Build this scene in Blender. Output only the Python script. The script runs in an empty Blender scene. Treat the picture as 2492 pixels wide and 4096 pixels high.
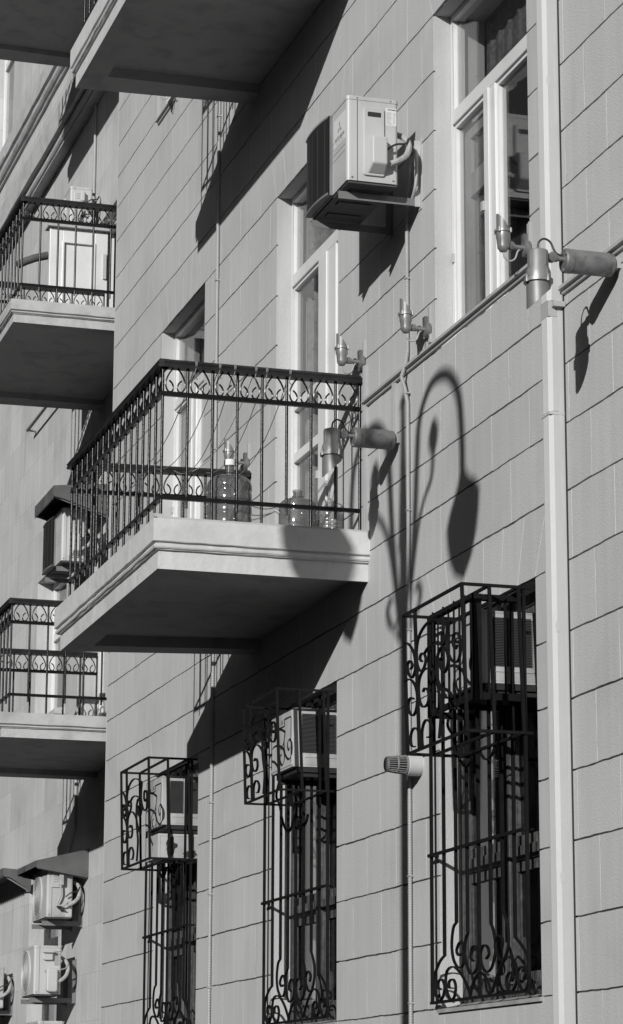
import bpy, bmesh, math, random
from mathutils import Vector, Matrix
import numpy as np
random.seed(7)
scene = bpy.context.scene
COL = scene.collection
# ---------------------------------------------------------------- camera
YAW, PITCH, ROLL, FPX = math.radians(73.3206), math.radians(12.9474), math.radians(0.1883), 10726.1
cf = np.array([-math.sin(YAW)*math.cos(PITCH), math.cos(YAW)*math.cos(PITCH), math.sin(PITCH)])
cr = np.cross(cf, [0, 0, 1.0]); cr /= np.linalg.norm(cr); cu = np.cross(cr, cf)
_c, _s = math.cos(ROLL), math.sin(ROLL)
cr, cu = _c*cr+_s*cu, -_s*cr+_c*cu
cam = bpy.data.cameras.new('camera'); camo = bpy.data.objects.new('camera', cam); COL.objects.link(camo)
M = Matrix.Identity(4)
for i in range(3):
    M[i][0] = cr[i]; M[i][1] = cu[i]; M[i][2] = -cf[i]
camo.matrix_world = M
cam.sensor_fit = 'VERTICAL'; cam.sensor_height = 36.0; cam.lens = FPX/4096*36.0
cam.clip_start = 0.1; cam.clip_end = 3000
scene.camera = camo
# ---------------------------------------------------------------- light
SUN = Vector((1.15, -1.0, 0.50)).normalized()          # towards the sun
w = bpy.data.worlds.new('World'); scene.world = w; w.use_nodes = True
nt = w.node_tree; bg = nt.nodes['Background']
sky = nt.nodes.new('ShaderNodeTexSky'); sky.sky_type = 'NISHITA'; sky.sun_disc = False
sky.sun_elevation = math.asin(SUN.z); sky.sun_rotation = math.atan2(SUN.x, SUN.y)
bw = nt.nodes.new('ShaderNodeRGBToBW')                  # the photograph is black and white
nt.links.new(sky.outputs[0], bw.inputs[0]); nt.links.new(bw.outputs[0], bg.inputs[0])
bg.inputs[1].default_value = 0.05
sd = bpy.data.lights.new('sun', 'SUN'); sd.energy = 5.0; sd.angle = math.radians(0.53); sd.color = (1, 0.995, 0.985)
so = bpy.data.objects.new('sun', sd); COL.objects.link(so)
so.rotation_euler = (-SUN).to_track_quat('-Z', 'Y').to_euler(); so.location = SUN*60
scene.view_settings.view_transform = 'Standard'; scene.view_settings.look = 'None'
scene.view_settings.exposure = -0.28; scene.view_settings.gamma = 1.0
scene.render.engine = 'CYCLES'
scene.cycles.max_bounces = 6; scene.cycles.transparent_max_bounces = 24

# ---------------------------------------------------------------- measuring helpers (pixels of the 2492x4096 photograph -> real planes)
def ray(px, py): return cr*(px-1246)/FPX - cu*(py-2048)/FPX + cf
def onY(px, py, y): d = ray(px, py); return Vector(d*y/d[1])
def onX(px, py, x): d = ray(px, py); return Vector(d*x/d[0])

# ---------------------------------------------------------------- materials
def mat(name, col, rough=.6, metal=0., var=.0, vscale=3., bump=0., bscale=60., streak=0., dirt=0., dscale=2., spec=.5, bdist=.01, sscale=1., island=0.):
    m = bpy.data.materials.new(name); m.use_nodes = True
    t = m.node_tree; N = t.nodes; L = t.links; b = N['Principled BSDF']
    c = (col, col, col) if not isinstance(col, tuple) else col
    b.inputs['Base Color'].default_value = (*c, 1); b.inputs['Roughness'].default_value = rough
    b.inputs['Metallic'].default_value = metal; b.inputs['Specular IOR Level'].default_value = spec
    tc = N.new('ShaderNodeTexCoord'); co = tc.outputs['Object']
    cur = None
    def noise(scale, detail=4, vec=None, dist=0.):
        n = N.new('ShaderNodeTexNoise'); n.inputs['Scale'].default_value = scale; n.inputs['Detail'].default_value = detail
        n.inputs['Distortion'].default_value = dist
        L.new(vec or co, n.inputs['Vector']); return n.outputs['Fac']
    def rng(v, a, bb, lo=.3, hi=.7):
        r = N.new('ShaderNodeMapRange'); r.inputs[1].default_value = lo; r.inputs[2].default_value = hi
        r.inputs[3].default_value = a; r.inputs[4].default_value = bb; L.new(v, r.inputs[0]); return r.outputs[0]
    fac = []
    if var: fac.append(rng(noise(vscale, 5), 1-var, 1+var))
    if streak:
        mp = N.new('ShaderNodeMapping'); mp.inputs['Scale'].default_value = (9*sscale, 9*sscale, .55*max(1, sscale*.35)); L.new(co, mp.inputs[0])
        fac.append(rng(noise(1.6, 5, mp.outputs[0], .2), 1-streak, 1+streak*.5, .35, .65))
    if dirt: fac.append(rng(noise(dscale, 8, None, .6), 1-dirt, 1, .32, .5))
    if island:
        gi = N.new('ShaderNodeNewGeometry'); fac.append(rng(gi.outputs['Random Per Island'], 1-island, 1+island, 0, 1))
    for f in fac:
        if cur is None: cur = f
        else:
            mm = N.new('ShaderNodeMath'); mm.operation = 'MULTIPLY'; L.new(cur, mm.inputs[0]); L.new(f, mm.inputs[1]); cur = mm.outputs[0]
    if cur is not None:
        v = N.new('ShaderNodeVectorMath'); v.operation = 'SCALE'; v.inputs[0].default_value = c; L.new(cur, v.inputs['Scale'])
        L.new(v.outputs[0], b.inputs['Base Color'])
    if bump:
        bn = N.new('ShaderNodeBump'); bn.inputs['Strength'].default_value = bump; bn.inputs['Distance'].default_value = bdist
        L.new(noise(bscale, 6), bn.inputs['Height']); L.new(bn.outputs[0], b.inputs['Normal'])
    return m

def glass_mat(name, tint=.9, base=.12, rough=0.02, body=0.):
    m = bpy.data.materials.new(name); m.use_nodes = True
    t = m.node_tree; N = t.nodes; L = t.links; N.remove(N['Principled BSDF'])
    tr = N.new('ShaderNodeBsdfTransparent'); tr.inputs[0].default_value = (tint, tint, tint, 1)
    gl = N.new('ShaderNodeBsdfGlossy'); gl.inputs['Roughness'].default_value = rough
    fr = N.new('ShaderNodeFresnel'); ge = N.new('ShaderNodeNewGeometry')     # same reflectance from both faces of a thin sheet
    io = N.new('ShaderNodeMath'); io.operation = 'MULTIPLY_ADD'; io.inputs[1].default_value = 1/1.5-1.5; io.inputs[2].default_value = 1.5
    L.new(ge.outputs['Backfacing'], io.inputs[0]); L.new(io.outputs[0], fr.inputs[0])
    ad = N.new('ShaderNodeMath'); ad.operation = 'ADD'; ad.inputs[1].default_value = base; ad.use_clamp = True
    L.new(fr.outputs[0], ad.inputs[0])
    mx = N.new('ShaderNodeMixShader'); L.new(ad.outputs[0], mx.inputs[0]); L.new(tr.outputs[0], mx.inputs[1]); L.new(gl.outputs[0], mx.inputs[2])
    if body:
        df = N.new('ShaderNodeBsdfDiffuse'); df.inputs[0].default_value = (.30, .30, .30, 1); m2 = N.new('ShaderNodeMixShader'); m2.inputs[0].default_value = body
        L.new(mx.outputs[0], m2.inputs[1]); L.new(df.outputs[0], m2.inputs[2]); mx = m2
    L.new(mx.outputs[0], N['Material Output'].inputs[0]); return m

MAT = dict(
    wall=mat('grey_stucco', .455, .85, var=.045, vscale=.9, bump=.55, bscale=95, dirt=.09, dscale=1.3, bdist=.006, streak=.045, island=.032),
    joint=mat('stucco_joint', .30, .9, var=.2, vscale=8),
    jointlight=mat('joint_filler', .64, .9),
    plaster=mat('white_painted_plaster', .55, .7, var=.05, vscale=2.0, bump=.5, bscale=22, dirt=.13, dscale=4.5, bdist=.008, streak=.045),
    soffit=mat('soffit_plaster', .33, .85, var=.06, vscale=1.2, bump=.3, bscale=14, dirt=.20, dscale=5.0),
    nwall=mat('pale_limestone', .48, .85, var=.06, vscale=1.1, bump=.5, bscale=40, streak=.09, dirt=.12, dscale=1.6),
    nslab=mat('rough_cast_stone', .44, .9, var=.08, vscale=14, bump=.6, bscale=120, dirt=.2, dscale=4),
    iron=mat('black_painted_iron', .005, .27, var=.3, vscale=20, bump=.12, bscale=60, spec=.32),
    cage=mat('matt_black_iron', .008, .6, var=.3, vscale=15, bump=.2, bscale=80, spec=.14),
    pvc=mat('white_pvc', .66, .35, var=.03, vscale=2, dirt=.08, dscale=5),
    wood=mat('brown_inner_wood', .40, .55, streak=.35, var=.1, vscale=5),
    oldwood=mat('peeling_dark_wood', .065, .8, streak=.85, sscale=5., var=.35, vscale=30, bump=.5, bscale=40),
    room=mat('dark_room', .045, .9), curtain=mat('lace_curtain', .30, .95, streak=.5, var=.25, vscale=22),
    acbody=mat('painted_sheet_metal', .46, .45, var=.04, vscale=2.5, dirt=.12, dscale=3),
    acold=mat('stained_sheet_metal', .42, .55, var=.08, vscale=4, dirt=.35, dscale=3.2, streak=.12),
    dark=mat('dark_plastic', .02, .6), fin=mat('dull_black_fin', .03, .5), louvre=mat('grey_louvre', .07, .5),
    steel=mat('grey_bracket_steel', .16, .55, var=.15, vscale=8), palesteel=mat('painted_wall_bracket', .42, .6, var=.1, vscale=10),
    silver=mat('cast_aluminium', .27, .46, .5, var=.06, vscale=30, bump=.03, bscale=200),
    silvermatte=mat('matt_painted_visor', .20, .5, .35, var=.08, vscale=20),
    silverdark=mat('weathered_aluminium', .24, .5, .6, var=.2, vscale=14, dirt=.4, dscale=16),
    conduit=mat('grey_corrugated_plastic', .33, .6, var=.08, vscale=6), cable=mat('black_cable', .03, .5),
    foam=mat('pipe_insulation', .34, .8, var=.2, vscale=30, bump=.6, bscale=60),
    pipewhite=mat('white_painted_downpipe', .45, .55, var=.03, vscale=2, bump=.15, bscale=20),
    pipegrey=mat('worn_grey_paint', .47, .6, var=.05, vscale=6), trim=mat('painted_trim', .36, .6, var=.08, vscale=5),
    ink=mat('printed_ink', .06, .6), inkgrey=mat('faded_print', .30, .6), label=mat('paper_label', .62, .6),
    rope=mat('grey_rope', .20, .9, var=.3, vscale=80), ropelight=mat('pale_rope', .5, .9),
    awn=mat('weathered_sheet_awning', .09, .75, var=.25, vscale=5, dirt=.3, dscale=4),
    asphalt=mat('asphalt', .045, .9, var=.15, vscale=2, bump=.4, bscale=90), paving=mat('paving_stone', .10, .9, var=.1, vscale=1.5, bump=.3, bscale=30),
    kerb=mat('kerb_stone', .30, .85, var=.1, vscale=3), roof=mat('flat_roof', .12, .9), vent=mat('grey_vent_plastic', .20, .6, var=.2, vscale=12),
    glass=glass_mat('window_glass', .86, .0), bottle=glass_mat('tinted_bottle_plastic', .52, .06, .10, .20), bottleclear=glass_mat('clear_bottle_plastic', .80, .10, .1, .14),
    facing=mat('dark_brick', .09, .9, var=.15, vscale=1.5), shutter=mat('dark_opposite_window', .03, .5),
    lace=mat('patterned_net_curtain', .13, .95, streak=.3, var=.45, vscale=38),
    tray=mat('shaded_base_metal', .07, .7, var=.2, vscale=10), gapshade=mat('painted_gap_shade', .02, .9),  # last entry: near-black for the painted shade strip beside the downpipe
    rail=mat('worn_black_handrail', .02, .42, var=.4, vscale=14, bump=.1, bscale=30),
    blind=mat('dark_blind', .10, .8, streak=.25),
    cap=mat('white_bottle_cap', .8, .4), lampglass=mat('frosted_lantern_glass', .5, .3),
)

# ---------------------------------------------------------------- mesh helpers
class MB:
    def __init__(s): s.v = []; s.f = []; s.sm = []; s.mi = []; s.cur = 0
    def add(s, vs, fs, smooth=False):
        o = len(s.v); s.v += [tuple(p) for p in vs]
        for f in fs: s.f.append(tuple(i+o for i in f)); s.sm.append(smooth); s.mi.append(s.cur)
        return s
    def box(s, x0, x1, y0, y1, z0, z1):
        if x0 > x1: x0, x1 = x1, x0
        if y0 > y1: y0, y1 = y1, y0
        if z0 > z1: z0, z1 = z1, z0
        v = [(x0,y0,z0),(x1,y0,z0),(x1,y1,z0),(x0,y1,z0),(x0,y0,z1),(x1,y0,z1),(x1,y1,z1),(x0,y1,z1)]
        return s.add(v, [(0,3,2,1),(4,5,6,7),(0,1,5,4),(1,2,6,5),(2,3,7,6),(3,0,4,7)])
    def rbox(s, x0, x1, y0, y1, z0, z1, r=.01, axis='z', n=3):
        """box with rounded edges along one axis"""
        def ring(a0, a1, b0, b1):
            out = []
            for cx, cy, st in ((a1-r, b1-r, 0), (a0+r, b1-r, 90), (a0+r, b0+r, 180), (a1-r, b0+r, 270)):
                for k in range(n+1):
                    t = math.radians(st+90*k/n); out.append((cx+r*math.cos(t), cy+r*math.sin(t)))
            return out
        if axis == 'z': R = ring(x0, x1, y0, y1); P = [[(a, b, z) for a, b in R] for z in (z0, z1)]
        elif axis == 'x': R = ring(y0, y1, z0, z1); P = [[(x, a, b) for a, b in R] for x in (x0, x1)]
        else: R = ring(x0, x1, z0, z1); P = [[(a, y, b) for a, b in R] for y in (y0, y1)]
        m = len(R); flip = axis == 'y'
        fs = [tuple(range(m))[::(-1 if not flip else 1)], tuple(range(m, 2*m))[::(1 if not flip else -1)]]
        for i in range(m):
            j = (i+1) % m; q = (i, j, m+j, m+i); fs.append(q if not flip else q[::-1])
        return s.add(P[0]+P[1], fs)
    def obox(s, p, q, w, h, up=(0,0,1)):
        """bar of section w x h from p to q"""
        p = Vector(p); q = Vector(q); d = (q-p).normalized(); up = Vector(up)
        if abs(d.dot(up)) > .98: up = Vector((1,0,0))
        a = d.cross(up).normalized()*w/2; b = a.cross(d).normalized()*h/2
        v = [p-a-b, p+a-b, p+a+b, p-a+b, q-a-b, q+a-b, q+a+b, q-a+b]
        return s.add(v, [(0,1,2,3),(7,6,5,4),(4,5,1,0),(5,6,2,1),(6,7,3,2),(7,4,0,3)])
    def tube(s, pts, r, n=8, cap=True, radii=None, closed=False):
        pts = [Vector(p) for p in pts]; m = len(pts); vs = []; prev = None
        for i, p in enumerate(pts):
            a = pts[max(0, i-1)]; b = pts[min(m-1, i+1)]
            if closed: a = pts[i-1]; b = pts[(i+1) % m]
            d = (b-a); d = d.normalized() if d.length > 1e-9 else Vector((0,0,1))
            if prev is None:
                u = d.cross(Vector((0,0,1)));
                if u.length < .1: u = d.cross(Vector((0,1,0)))
            else:
                u = prev - d*prev.dot(d)
            u.normalize(); prev = u; w_ = d.cross(u); rr = radii[i] if radii else r
            for k in range(n):
                t = 2*math.pi*k/n; vs.append(p+u*rr*math.cos(t)+w_*rr*math.sin(t))
        fs = []
        for i in range(m-1 if not closed else m):
            j = (i+1) % m
            for k in range(n): fs.append((i*n+k, i*n+(k+1) % n, j*n+(k+1) % n, j*n+k))
        s.add(vs, fs, n > 4)
        if cap and not closed:
            s.add([vs[k] for k in range(n)], [tuple(range(n))[::-1]]); s.add([vs[(m-1)*n+k] for k in range(n)], [tuple(range(n))])
        return s
    def lathe(s, prof, origin, axis=(0,0,1), n=24, cap=True, up=None):
        """prof = (radius, distance along axis)"""
        o = Vector(origin); ax = Vector(axis).normalized(); u = ax.cross(Vector((0,0,1)))
        if u.length < .1: u = ax.cross(Vector((0,1,0)))
        u.normalize(); w_ = ax.cross(u); vs = []
        for r, t in prof:
            for k in range(n):
                a = 2*math.pi*k/n; vs.append(o+ax*t+u*r*math.cos(a)+w_*r*math.sin(a))
        fs = []
        for i in range(len(prof)-1):
            for k in range(n): fs.append((i*n+k, i*n+(k+1) % n, (i+1)*n+(k+1) % n, (i+1)*n+k))
        s.add(vs, fs, True)
        if cap:
            s.add(vs[:n], [tuple(range(n))[::-1]]); s.add(vs[-n:], [tuple(range(n))])
        return s
    def poly(s, vs): return s.add(vs, [tuple(range(len(vs)))])
    def prism(s, pts, d):
        """planar polygon extruded by vector d"""
        d = Vector(d); pts = [Vector(p) for p in pts]; m = len(pts)
        fs = [tuple(range(m))[::-1], tuple(range(m, 2*m))]
        for i in range(m): j = (i+1) % m; fs.append((i, j, m+j, m+i))
        return s.add(pts+[p+d for p in pts], fs)
    def build(s, name, m, parent=None, base=None, bevel=0.):
        me = bpy.data.meshes.new(name)
        b = Vector(base) if base is not None else (Vector(parent['_b']) if parent is not None and '_b' in parent else Vector((0,0,0)))
        me.from_pydata([tuple(Vector(v)-b) for v in s.v], [], s.f); me.update()
        bm = bmesh.new(); bm.from_mesh(me); bmesh.ops.remove_doubles(bm, verts=bm.verts, dist=1e-5)
        bmesh.ops.recalc_face_normals(bm, faces=bm.faces); bm.to_mesh(me); bm.free()
        o = bpy.data.objects.new(name, me); COL.objects.link(o)
        for x in (m if isinstance(m, (list, tuple)) else [m]): me.materials.append(MAT[x])
        if any(s.sm):
            me.shade_smooth(); me.set_sharp_from_angle(angle=math.radians(38))
        if isinstance(m, (list, tuple)):
            pass
        if parent is not None: o.parent = parent; o['_b'] = tuple(b)
        else: o.location = b; o['_b'] = tuple(b)
        if bevel:
            md = o.modifiers.new('bevel', 'BEVEL'); md.width = bevel; md.segments = 2; md.limit_method = 'ANGLE'
        return o

def tag(o, label=None, cat=None, group=None, kind=None):
    if label: o['label'] = label
    if cat: o['category'] = cat
    if group: o['group'] = group
    if kind: o['kind'] = kind
    return o
def thing(name, base, label, cat, group=None):
    o = bpy.data.objects.new(name, None); COL.objects.link(o); o.empty_display_size = .1
    o.location = base; o['_b'] = tuple(base)
    return tag(o, label, cat, group)
def part(name, mesh_obj, parent, loc=(0,0,0), rot=(0,0,0)):
    """another object on the same mesh data as a child"""
    o = bpy.data.objects.new(name, mesh_obj); COL.objects.link(o); o.parent = parent; o.location = loc; o.rotation_euler = rot
    return o
def dup(root, loc, label=None, rotz=None):
    def cp(o, par):
        c = o.copy(); COL.objects.link(c); c.parent = par
        for ch in list(o.children): cp(ch, c)
        return c
    r = cp(root, None); r.location = loc; r['_b'] = tuple(loc)
    if label: r['label'] = label
    if rotz is not None: r.rotation_euler.z = rotz
    return r
def smooth_path(pts, k=6):
    """Catmull-Rom through points"""
    P = [Vector(p) for p in pts]; P = [P[0]*2-P[1]]+P+[P[-1]*2-P[-2]]; out = []
    for i in range(1, len(P)-2):
        a, b, c, d = P[i-1:i+3]
        for j in range(k):
            t = j/k; out.append(.5*((2*b)+(c-a)*t+(2*a-5*b+4*c-d)*t*t+(3*b-3*c+d-a)*t**3))
    out.append(P[-2]); return out
def text_mesh(txt, size, depth=.0008):
    cu_ = bpy.data.curves.new('t', 'FONT'); cu_.body = txt; cu_.size = size; cu_.extrude = depth; cu_.align_x = 'CENTER'; cu_.align_y = 'CENTER'; cu_.resolution_u = 2
    ob = bpy.data.objects.new('t', cu_); COL.objects.link(ob)
    dg = bpy.context.evaluated_depsgraph_get(); me = bpy.data.meshes.new_from_object(ob.evaluated_get(dg))
    bpy.data.objects.remove(ob); return me
def put_text(name, txt, size, loc, face, parent, m='ink', sx=1.):
    """face '+x' or '-y'"""
    me = text_mesh(txt, size); me.materials.clear(); me.materials.append(MAT[m])
    if face == '+x': R = Matrix(((0,0,1),(1,0,0),(0,1,0)))       # text x -> +y, text y -> +z, normal +x
    else: R = Matrix(((1,0,0),(0,0,-1),(0,1,0)))
    me.transform(Matrix.Diagonal((sx,1,1,1))); me.transform(R.to_4x4())
    o = bpy.data.objects.new(name, me); COL.objects.link(o); o.parent = parent
    o.location = Vector(loc)-Vector(parent['_b']); o['_b'] = tuple(loc); return o
YW = 4.6                    # facade plane of the grey building
GZ = -1.6                   # street level (camera is at eye height)
# ================================================================ ground
m = MB().poly([(-400,-300,GZ-.14),(300,-300,GZ-.14),(300,400,GZ-.14),(-400,400,GZ-.14)]); tag(m.build('road', 'asphalt'), kind='structure')
m = MB().box(-120, 60, 1.2, 40, GZ-.5, GZ); tag(m.build('pavement', 'paving'), kind='structure')
m = MB().box(-120, 60, 1.05, 1.195, GZ-.5, GZ+.004); tag(m.build('kerb', 'kerb'), kind='structure')

m = MB().box(-120, 60, -13, -10, GZ-.5, GZ+.0); tag(m.build('far_pavement', 'paving'), kind='structure')
def opposite(x0, x1, h, label):  # unseen, added to cut sky fill and darken window reflections; low where sun passes
    T = tag(thing('sky_blocker_building', ((x0+x1)/2, -13, GZ), label, 'building', 'unseen dark buildings added across the street to block sky light'), None)
    mb = MB().box(x0, x1, -26, -13, GZ, h); mb.build('wall', 'facing', T)
    mb = MB().box(x0-.2, x1+.2, -26.2, -12.7, h+.001, h+.35); mb.build('roof', 'roof', T)
    k = 0; z = GZ+1.4
    while z < h-2:
        x = x0+1.5
        while x < x1-2 and k < 90: MB().box(x, x+1.3, -13.06, -12.99, z, z+1.9).build('window', 'shutter', T); x += 3.4; k += 1
        z += 3.7
opposite(-100, -14.2, 17, 'unseen long dark brick building added across the street to block sky light, left of the low one')
opposite(-13.8, 13, 8.2, 'unseen low dark brick building added across the street to block sky light')
opposite(13.4, 55, 7.4, 'unseen lowest dark brick building added across the street to block sky light, right of the others')
# ================================================================ grey building
JZ = [-.348,-.29,-.22,-.15,-.08,-.013,.058,.129,.2014,.275,.344,.4152,.4831,.5552,.6263,.696,.759,.8195,.883,.947,1.009,1.0825,1.156,1.2315,1.303,1.38,1.451,1.513,1.583,1.649,1.708,1.77,1.839,1.905,1.97,2.04,2.11,2.18,2.25,2.32,2.39]
JZ = [z*4.6 for z in JZ]
GT, UT = .5552*4.6, 1.303*4.6                 # opening tops
OPEN = [(-13.046,-11.645,.129*4.6,GT), (-16.19,-14.823,.129*4.6,GT), (-19.41,-18.08,.129*4.6,GT),
        (-13.046,-11.647,.883*4.6,UT), (-16.17,-14.81,3.315,UT), (-19.39,-18.065,.883*4.6,UT),
        (-13.046,-11.647,7.855,9.6), (-16.17,-14.81,7.2,9.6), (-19.39,-18.065,7.855,9.6)]
XL, XR = -21.11, -4.0
BL = tag(thing('apartment_building', (-13, 4.6, GZ), 'grey stucco apartment building with scored block joints, pale balconies and white framed windows', 'building'))
rb = random.Random(3)
def wob(x, j): return .0013*math.sin(x*9.1+j*2.3)+.0009*math.sin(x*23+j*5.1)+.0010*math.sin(x*51+j)
def blocks():
    mb = MB(); back = MB(); fil = MB(); HG, VG, DP = .0046, .0030, .013
    for i in range(len(JZ)-1):
        z0, z1 = JZ[i], JZ[i+1]; zm = (z0+z1)/2
        ops = sorted([o for o in OPEN if o[2] < zm < o[3]]); above = [o for o in OPEN if abs(o[3]-z0) < .02]
        cuts = [XL]
        for o in ops: cuts += [o[0], o[1]]
        cuts.append(XR); pitch = .513
        for k in range(0, len(cuts), 2):
            a, b = cuts[k], cuts[k+1]
            off = (0 if i % 2 else pitch/2); js = [(a, a)]
            n0 = math.ceil((a+17.85-off)/pitch); x = -17.85+off+n0*pitch
            while x < b-.12:
                if x > a+.12: js.append((x+rb.uniform(-.012,.012),)*2)
                x += pitch
            js.append((b, b))
            for o in above:                                   # flat arch over the opening: fanned joints
                c = (o[0]+o[1])/2; hw = (o[1]-o[0])/2
                if a < c < b:
                    js = [j for j in js if abs(j[0]-c) > hw+.28]
                    for q in range(7):
                        u = -1+2*q/6; js.append((c+u*(hw-.0), c+u*(hw+.16)))
                    js.sort()
            # tilt handled per joint; backing plane
            back.add([(a,YW+DP,z0),(b,YW+DP,z0),(b,YW+DP,z1),(a,YW+DP,z1)], [(0,1,2,3)])
            for q in range(len(js)-1):
                (xb0, xt0), (xb1, xt1) = js[q], js[q+1]
                e0 = 0 if q == 0 else VG; e1 = 0 if q == len(js)-2 else VG
                xb0 += e0; xt0 += e0; xb1 -= e1; xt1 -= e1
                n = max(2, int((xb1-xb0)/.055)); bot = []; top = []
                zb_ = z0+HG; zt_ = z1-HG
                if q:
                    w_ = VG*rb.uniform(1.1, 1.7); nn = 9; vv = []
                    for s_ in range(nn):
                        t = s_/(nn-1); xc = (xb0-e0)+((xt0-e0)-(xb0-e0))*t+rb.uniform(-.0012,.0012); ww = w_*rb.uniform(.75, 1.25)
                        vv += [(xc-ww, YW-.0008, z0+HG+(z1-z0-2*HG)*t), (xc+ww, YW-.0008, z0+HG+(z1-z0-2*HG)*t)]
                    fil.add(vv, [(2*s_, 2*s_+1, 2*s_+3, 2*s_+2) for s_ in range(nn-1)])
                j0 = rb.uniform(-.0012,.0012)
                for s_ in range(n+1):
                    t = s_/n; xb = xb0+(xb1-xb0)*t; xt = xt0+(xt1-xt0)*t
                    bot.append((xb, zb_+wob(xb, i)+j0)); top.append((xt, zt_+wob(xt, i+1)+j0+rb.uniform(-.0012,.0012)))
                vs = []
                for yy in (YW, YW+DP):
                    vs += [(p[0], yy, p[1]) for p in bot]+[(p[0], yy, p[1]) for p in top]
                m_ = n+1; T = 2*m_; fs = []
                for s_ in range(n): fs.append((s_, s_+1, m_+s_+1, m_+s_))
                for s_ in range(n):
                    fs.append((s_+1, s_, T+s_, T+s_+1)); fs.append((m_+s_, m_+s_+1, T+m_+s_+1, T+m_+s_))
                fs.append((0, m_, T+m_, T)); fs.append((n, T+n, T+m_+n, m_+n))
                mb.add(vs, fs)
    return mb, back, fil
mb, back, fil = blocks()
wall_ob = mb.build('wall', 'wall', BL)
back.build('wall_joint_bed', 'joint', BL); fil.build('joint_filler', 'jointlight', BL)
# solid shell behind the stucco (sides, back, floors) so that rooms are dark
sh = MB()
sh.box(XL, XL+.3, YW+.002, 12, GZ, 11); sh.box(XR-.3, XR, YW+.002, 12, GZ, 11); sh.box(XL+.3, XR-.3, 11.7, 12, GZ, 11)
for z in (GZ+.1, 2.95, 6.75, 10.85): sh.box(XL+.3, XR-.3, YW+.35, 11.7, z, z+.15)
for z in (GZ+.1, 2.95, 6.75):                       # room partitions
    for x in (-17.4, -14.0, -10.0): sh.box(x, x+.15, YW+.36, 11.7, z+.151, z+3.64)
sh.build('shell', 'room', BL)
# reveals, sills, soffits of the openings
for (a, b, z0, z1) in OPEN:
    r = MB(); d0, d1 = YW+.0115, YW+.30
    r.box(a-.14, a-.0005, d0, d1, z0-.1, z1+.1); r.box(b+.0005, b+.14, d0, d1, z0-.1, z1+.1)
    r.box(a-.0, b+.0, d0, d1, z1+.0005, z1+.1); r.box(a, b, d0, d1, z0-.1, z0-.0005)
    r.build('window_reveal', 'wall', BL)
m = MB().box(XL-.035, XL-.001, YW+.004, YW+.07, GZ, 11); m.build('corner_bead', 'plaster', BL)
m = MB().box(XL-.1, XR+.1, YW+.001, 12.1, 11.001, 11.2); m.build('roof', 'roof', BL)

def bars(mb, x0, x1, z0, z1, y0, y1, w_):
    """rectangular ring frame"""
    mb.box(x0, x0+w_, y0, y1, z0, z1); mb.box(x1-w_, x1, y0, y1, z0, z1)
    mb.box(x0+w_, x1-w_, y0, y1, z0, z0+w_); mb.box(x0+w_, x1-w_, y0, y1, z1-w_, z1)
def upper_window(o, tz0, tz1, mull, door=False, inner=True):
    a, b, z0, z1 = o; y = YW+.10; zb = z0+(.0 if door else .02)
    fr = MB(); bars(fr, a, b, zb, z1, y, y+.07, .036)
    fr.box(a+.036, b-.036, y-.006, y+.066, tz0, tz1)                       # transom
    m0, m1 = mull
    fr.box(m0, (m0+m1)/2-.004, y-.016, y+.06, zb+.036, tz0-.0005); fr.box((m0+m1)/2+.004, m1, y-.006, y+.062, zb+.036, tz0-.0005)
    F = fr.build('window', 'pvc', BL, bevel=.003)
    F['label'] = 'white framed %s with a top light over two casements' % ('balcony door' if door else 'window')
    def sub(mb, name, m_): return mb.build(name, m_, F, base=(-13, 4.6, GZ))
    # casement frames
    for x0, x1 in ((a+.036, m0), (m1, b-.036)):
        c = MB(); bars(c, x0+.001, x1-.001, zb+.037, tz0-.002, y+.008, y+.05, .020); sub(c, 'casement', 'pvc')
        if door:
            for zz in (4.18, 4.525): c = MB().box(x0+.03, x1-.03, y+.004, y+.052, zz, zz+.06); sub(c, 'glazing_bar', 'pvc')
        p = MB().box(x0+.02, x1-.02, y+.028, y+.034, zb+.055, tz0-.02); sub(p, 'pane', 'glass')
    p = MB().box(a+.034, b-.034, y+.028, y+.034, tz1-.005, z1-.034); sub(p, 'pane', 'glass')
    if inner:                                                         # inner wooden window behind the left casement
        c = MB(); x0, x1 = a+.06, m0+.02; zt = tz0-.03; zmid = z0+.84 if not door else 4.9
        bars(c, x0, x1, zb+.06, zt, y+.062, y+.105, .075); c.box(x0+.075, x1-.075, y+.058, y+.10, zmid, zmid+.13)
        sub(c, 'inner_wooden_frame', 'wood'); p = MB().box(x0+.07, x1-.07, y+.08, y+.085, zb+.1, zt-.04); sub(p, 'inner_pane', 'glass')
        p = MB().box(x0+.02, x1-.02, y+.16, y+.165, zb+.1, zt-.04); sub(p, 'blind', 'blind')
    # folded net curtains
    rr = random.Random(int(a*10)); ph = [rr.uniform(0, 6) for _ in range(3)]
    def drape(x0, x1, za, zz, yy0, m_):
        cu_ = MB(); n = 90; vs = []
        for k in range(n+1):
            x = x0+(x1-x0)*k/n; am = .3 if m_ == 'lace' else 1.; yy = yy0+am*(.022*math.sin(x*42+ph[0])+.012*math.sin(x*90+ph[1])); vs += [(x, yy, za), (x, yy+.01, zz)]
        cu_.add(vs, [(2*k, 2*k+2, 2*k+3, 2*k+1) for k in range(n)], True); sub(cu_, 'curtain', m_)
    if inner: drape(m1-.02, b-.02, z0+.02, tz1, y+.20, 'lace'); drape(a+.02, b-.02, tz1+.01, z1-.03, y+.20, 'lace')
    else: drape(a+.05, b-.05, z0+.02, z1-.05, y+.12, 'curtain')
    hx = a+.03; h = MB().box(hx-.012, hx+.008, y-.012, y-.0005, z0+.50, z0+.55); sub(h, 'hinge', 'palesteel')
    h = MB().box(m0-.02, m0+.012, y-.03, y-.017, z0+.62, z0+.67); sub(h, 'hinge', 'palesteel')
    return F
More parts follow.
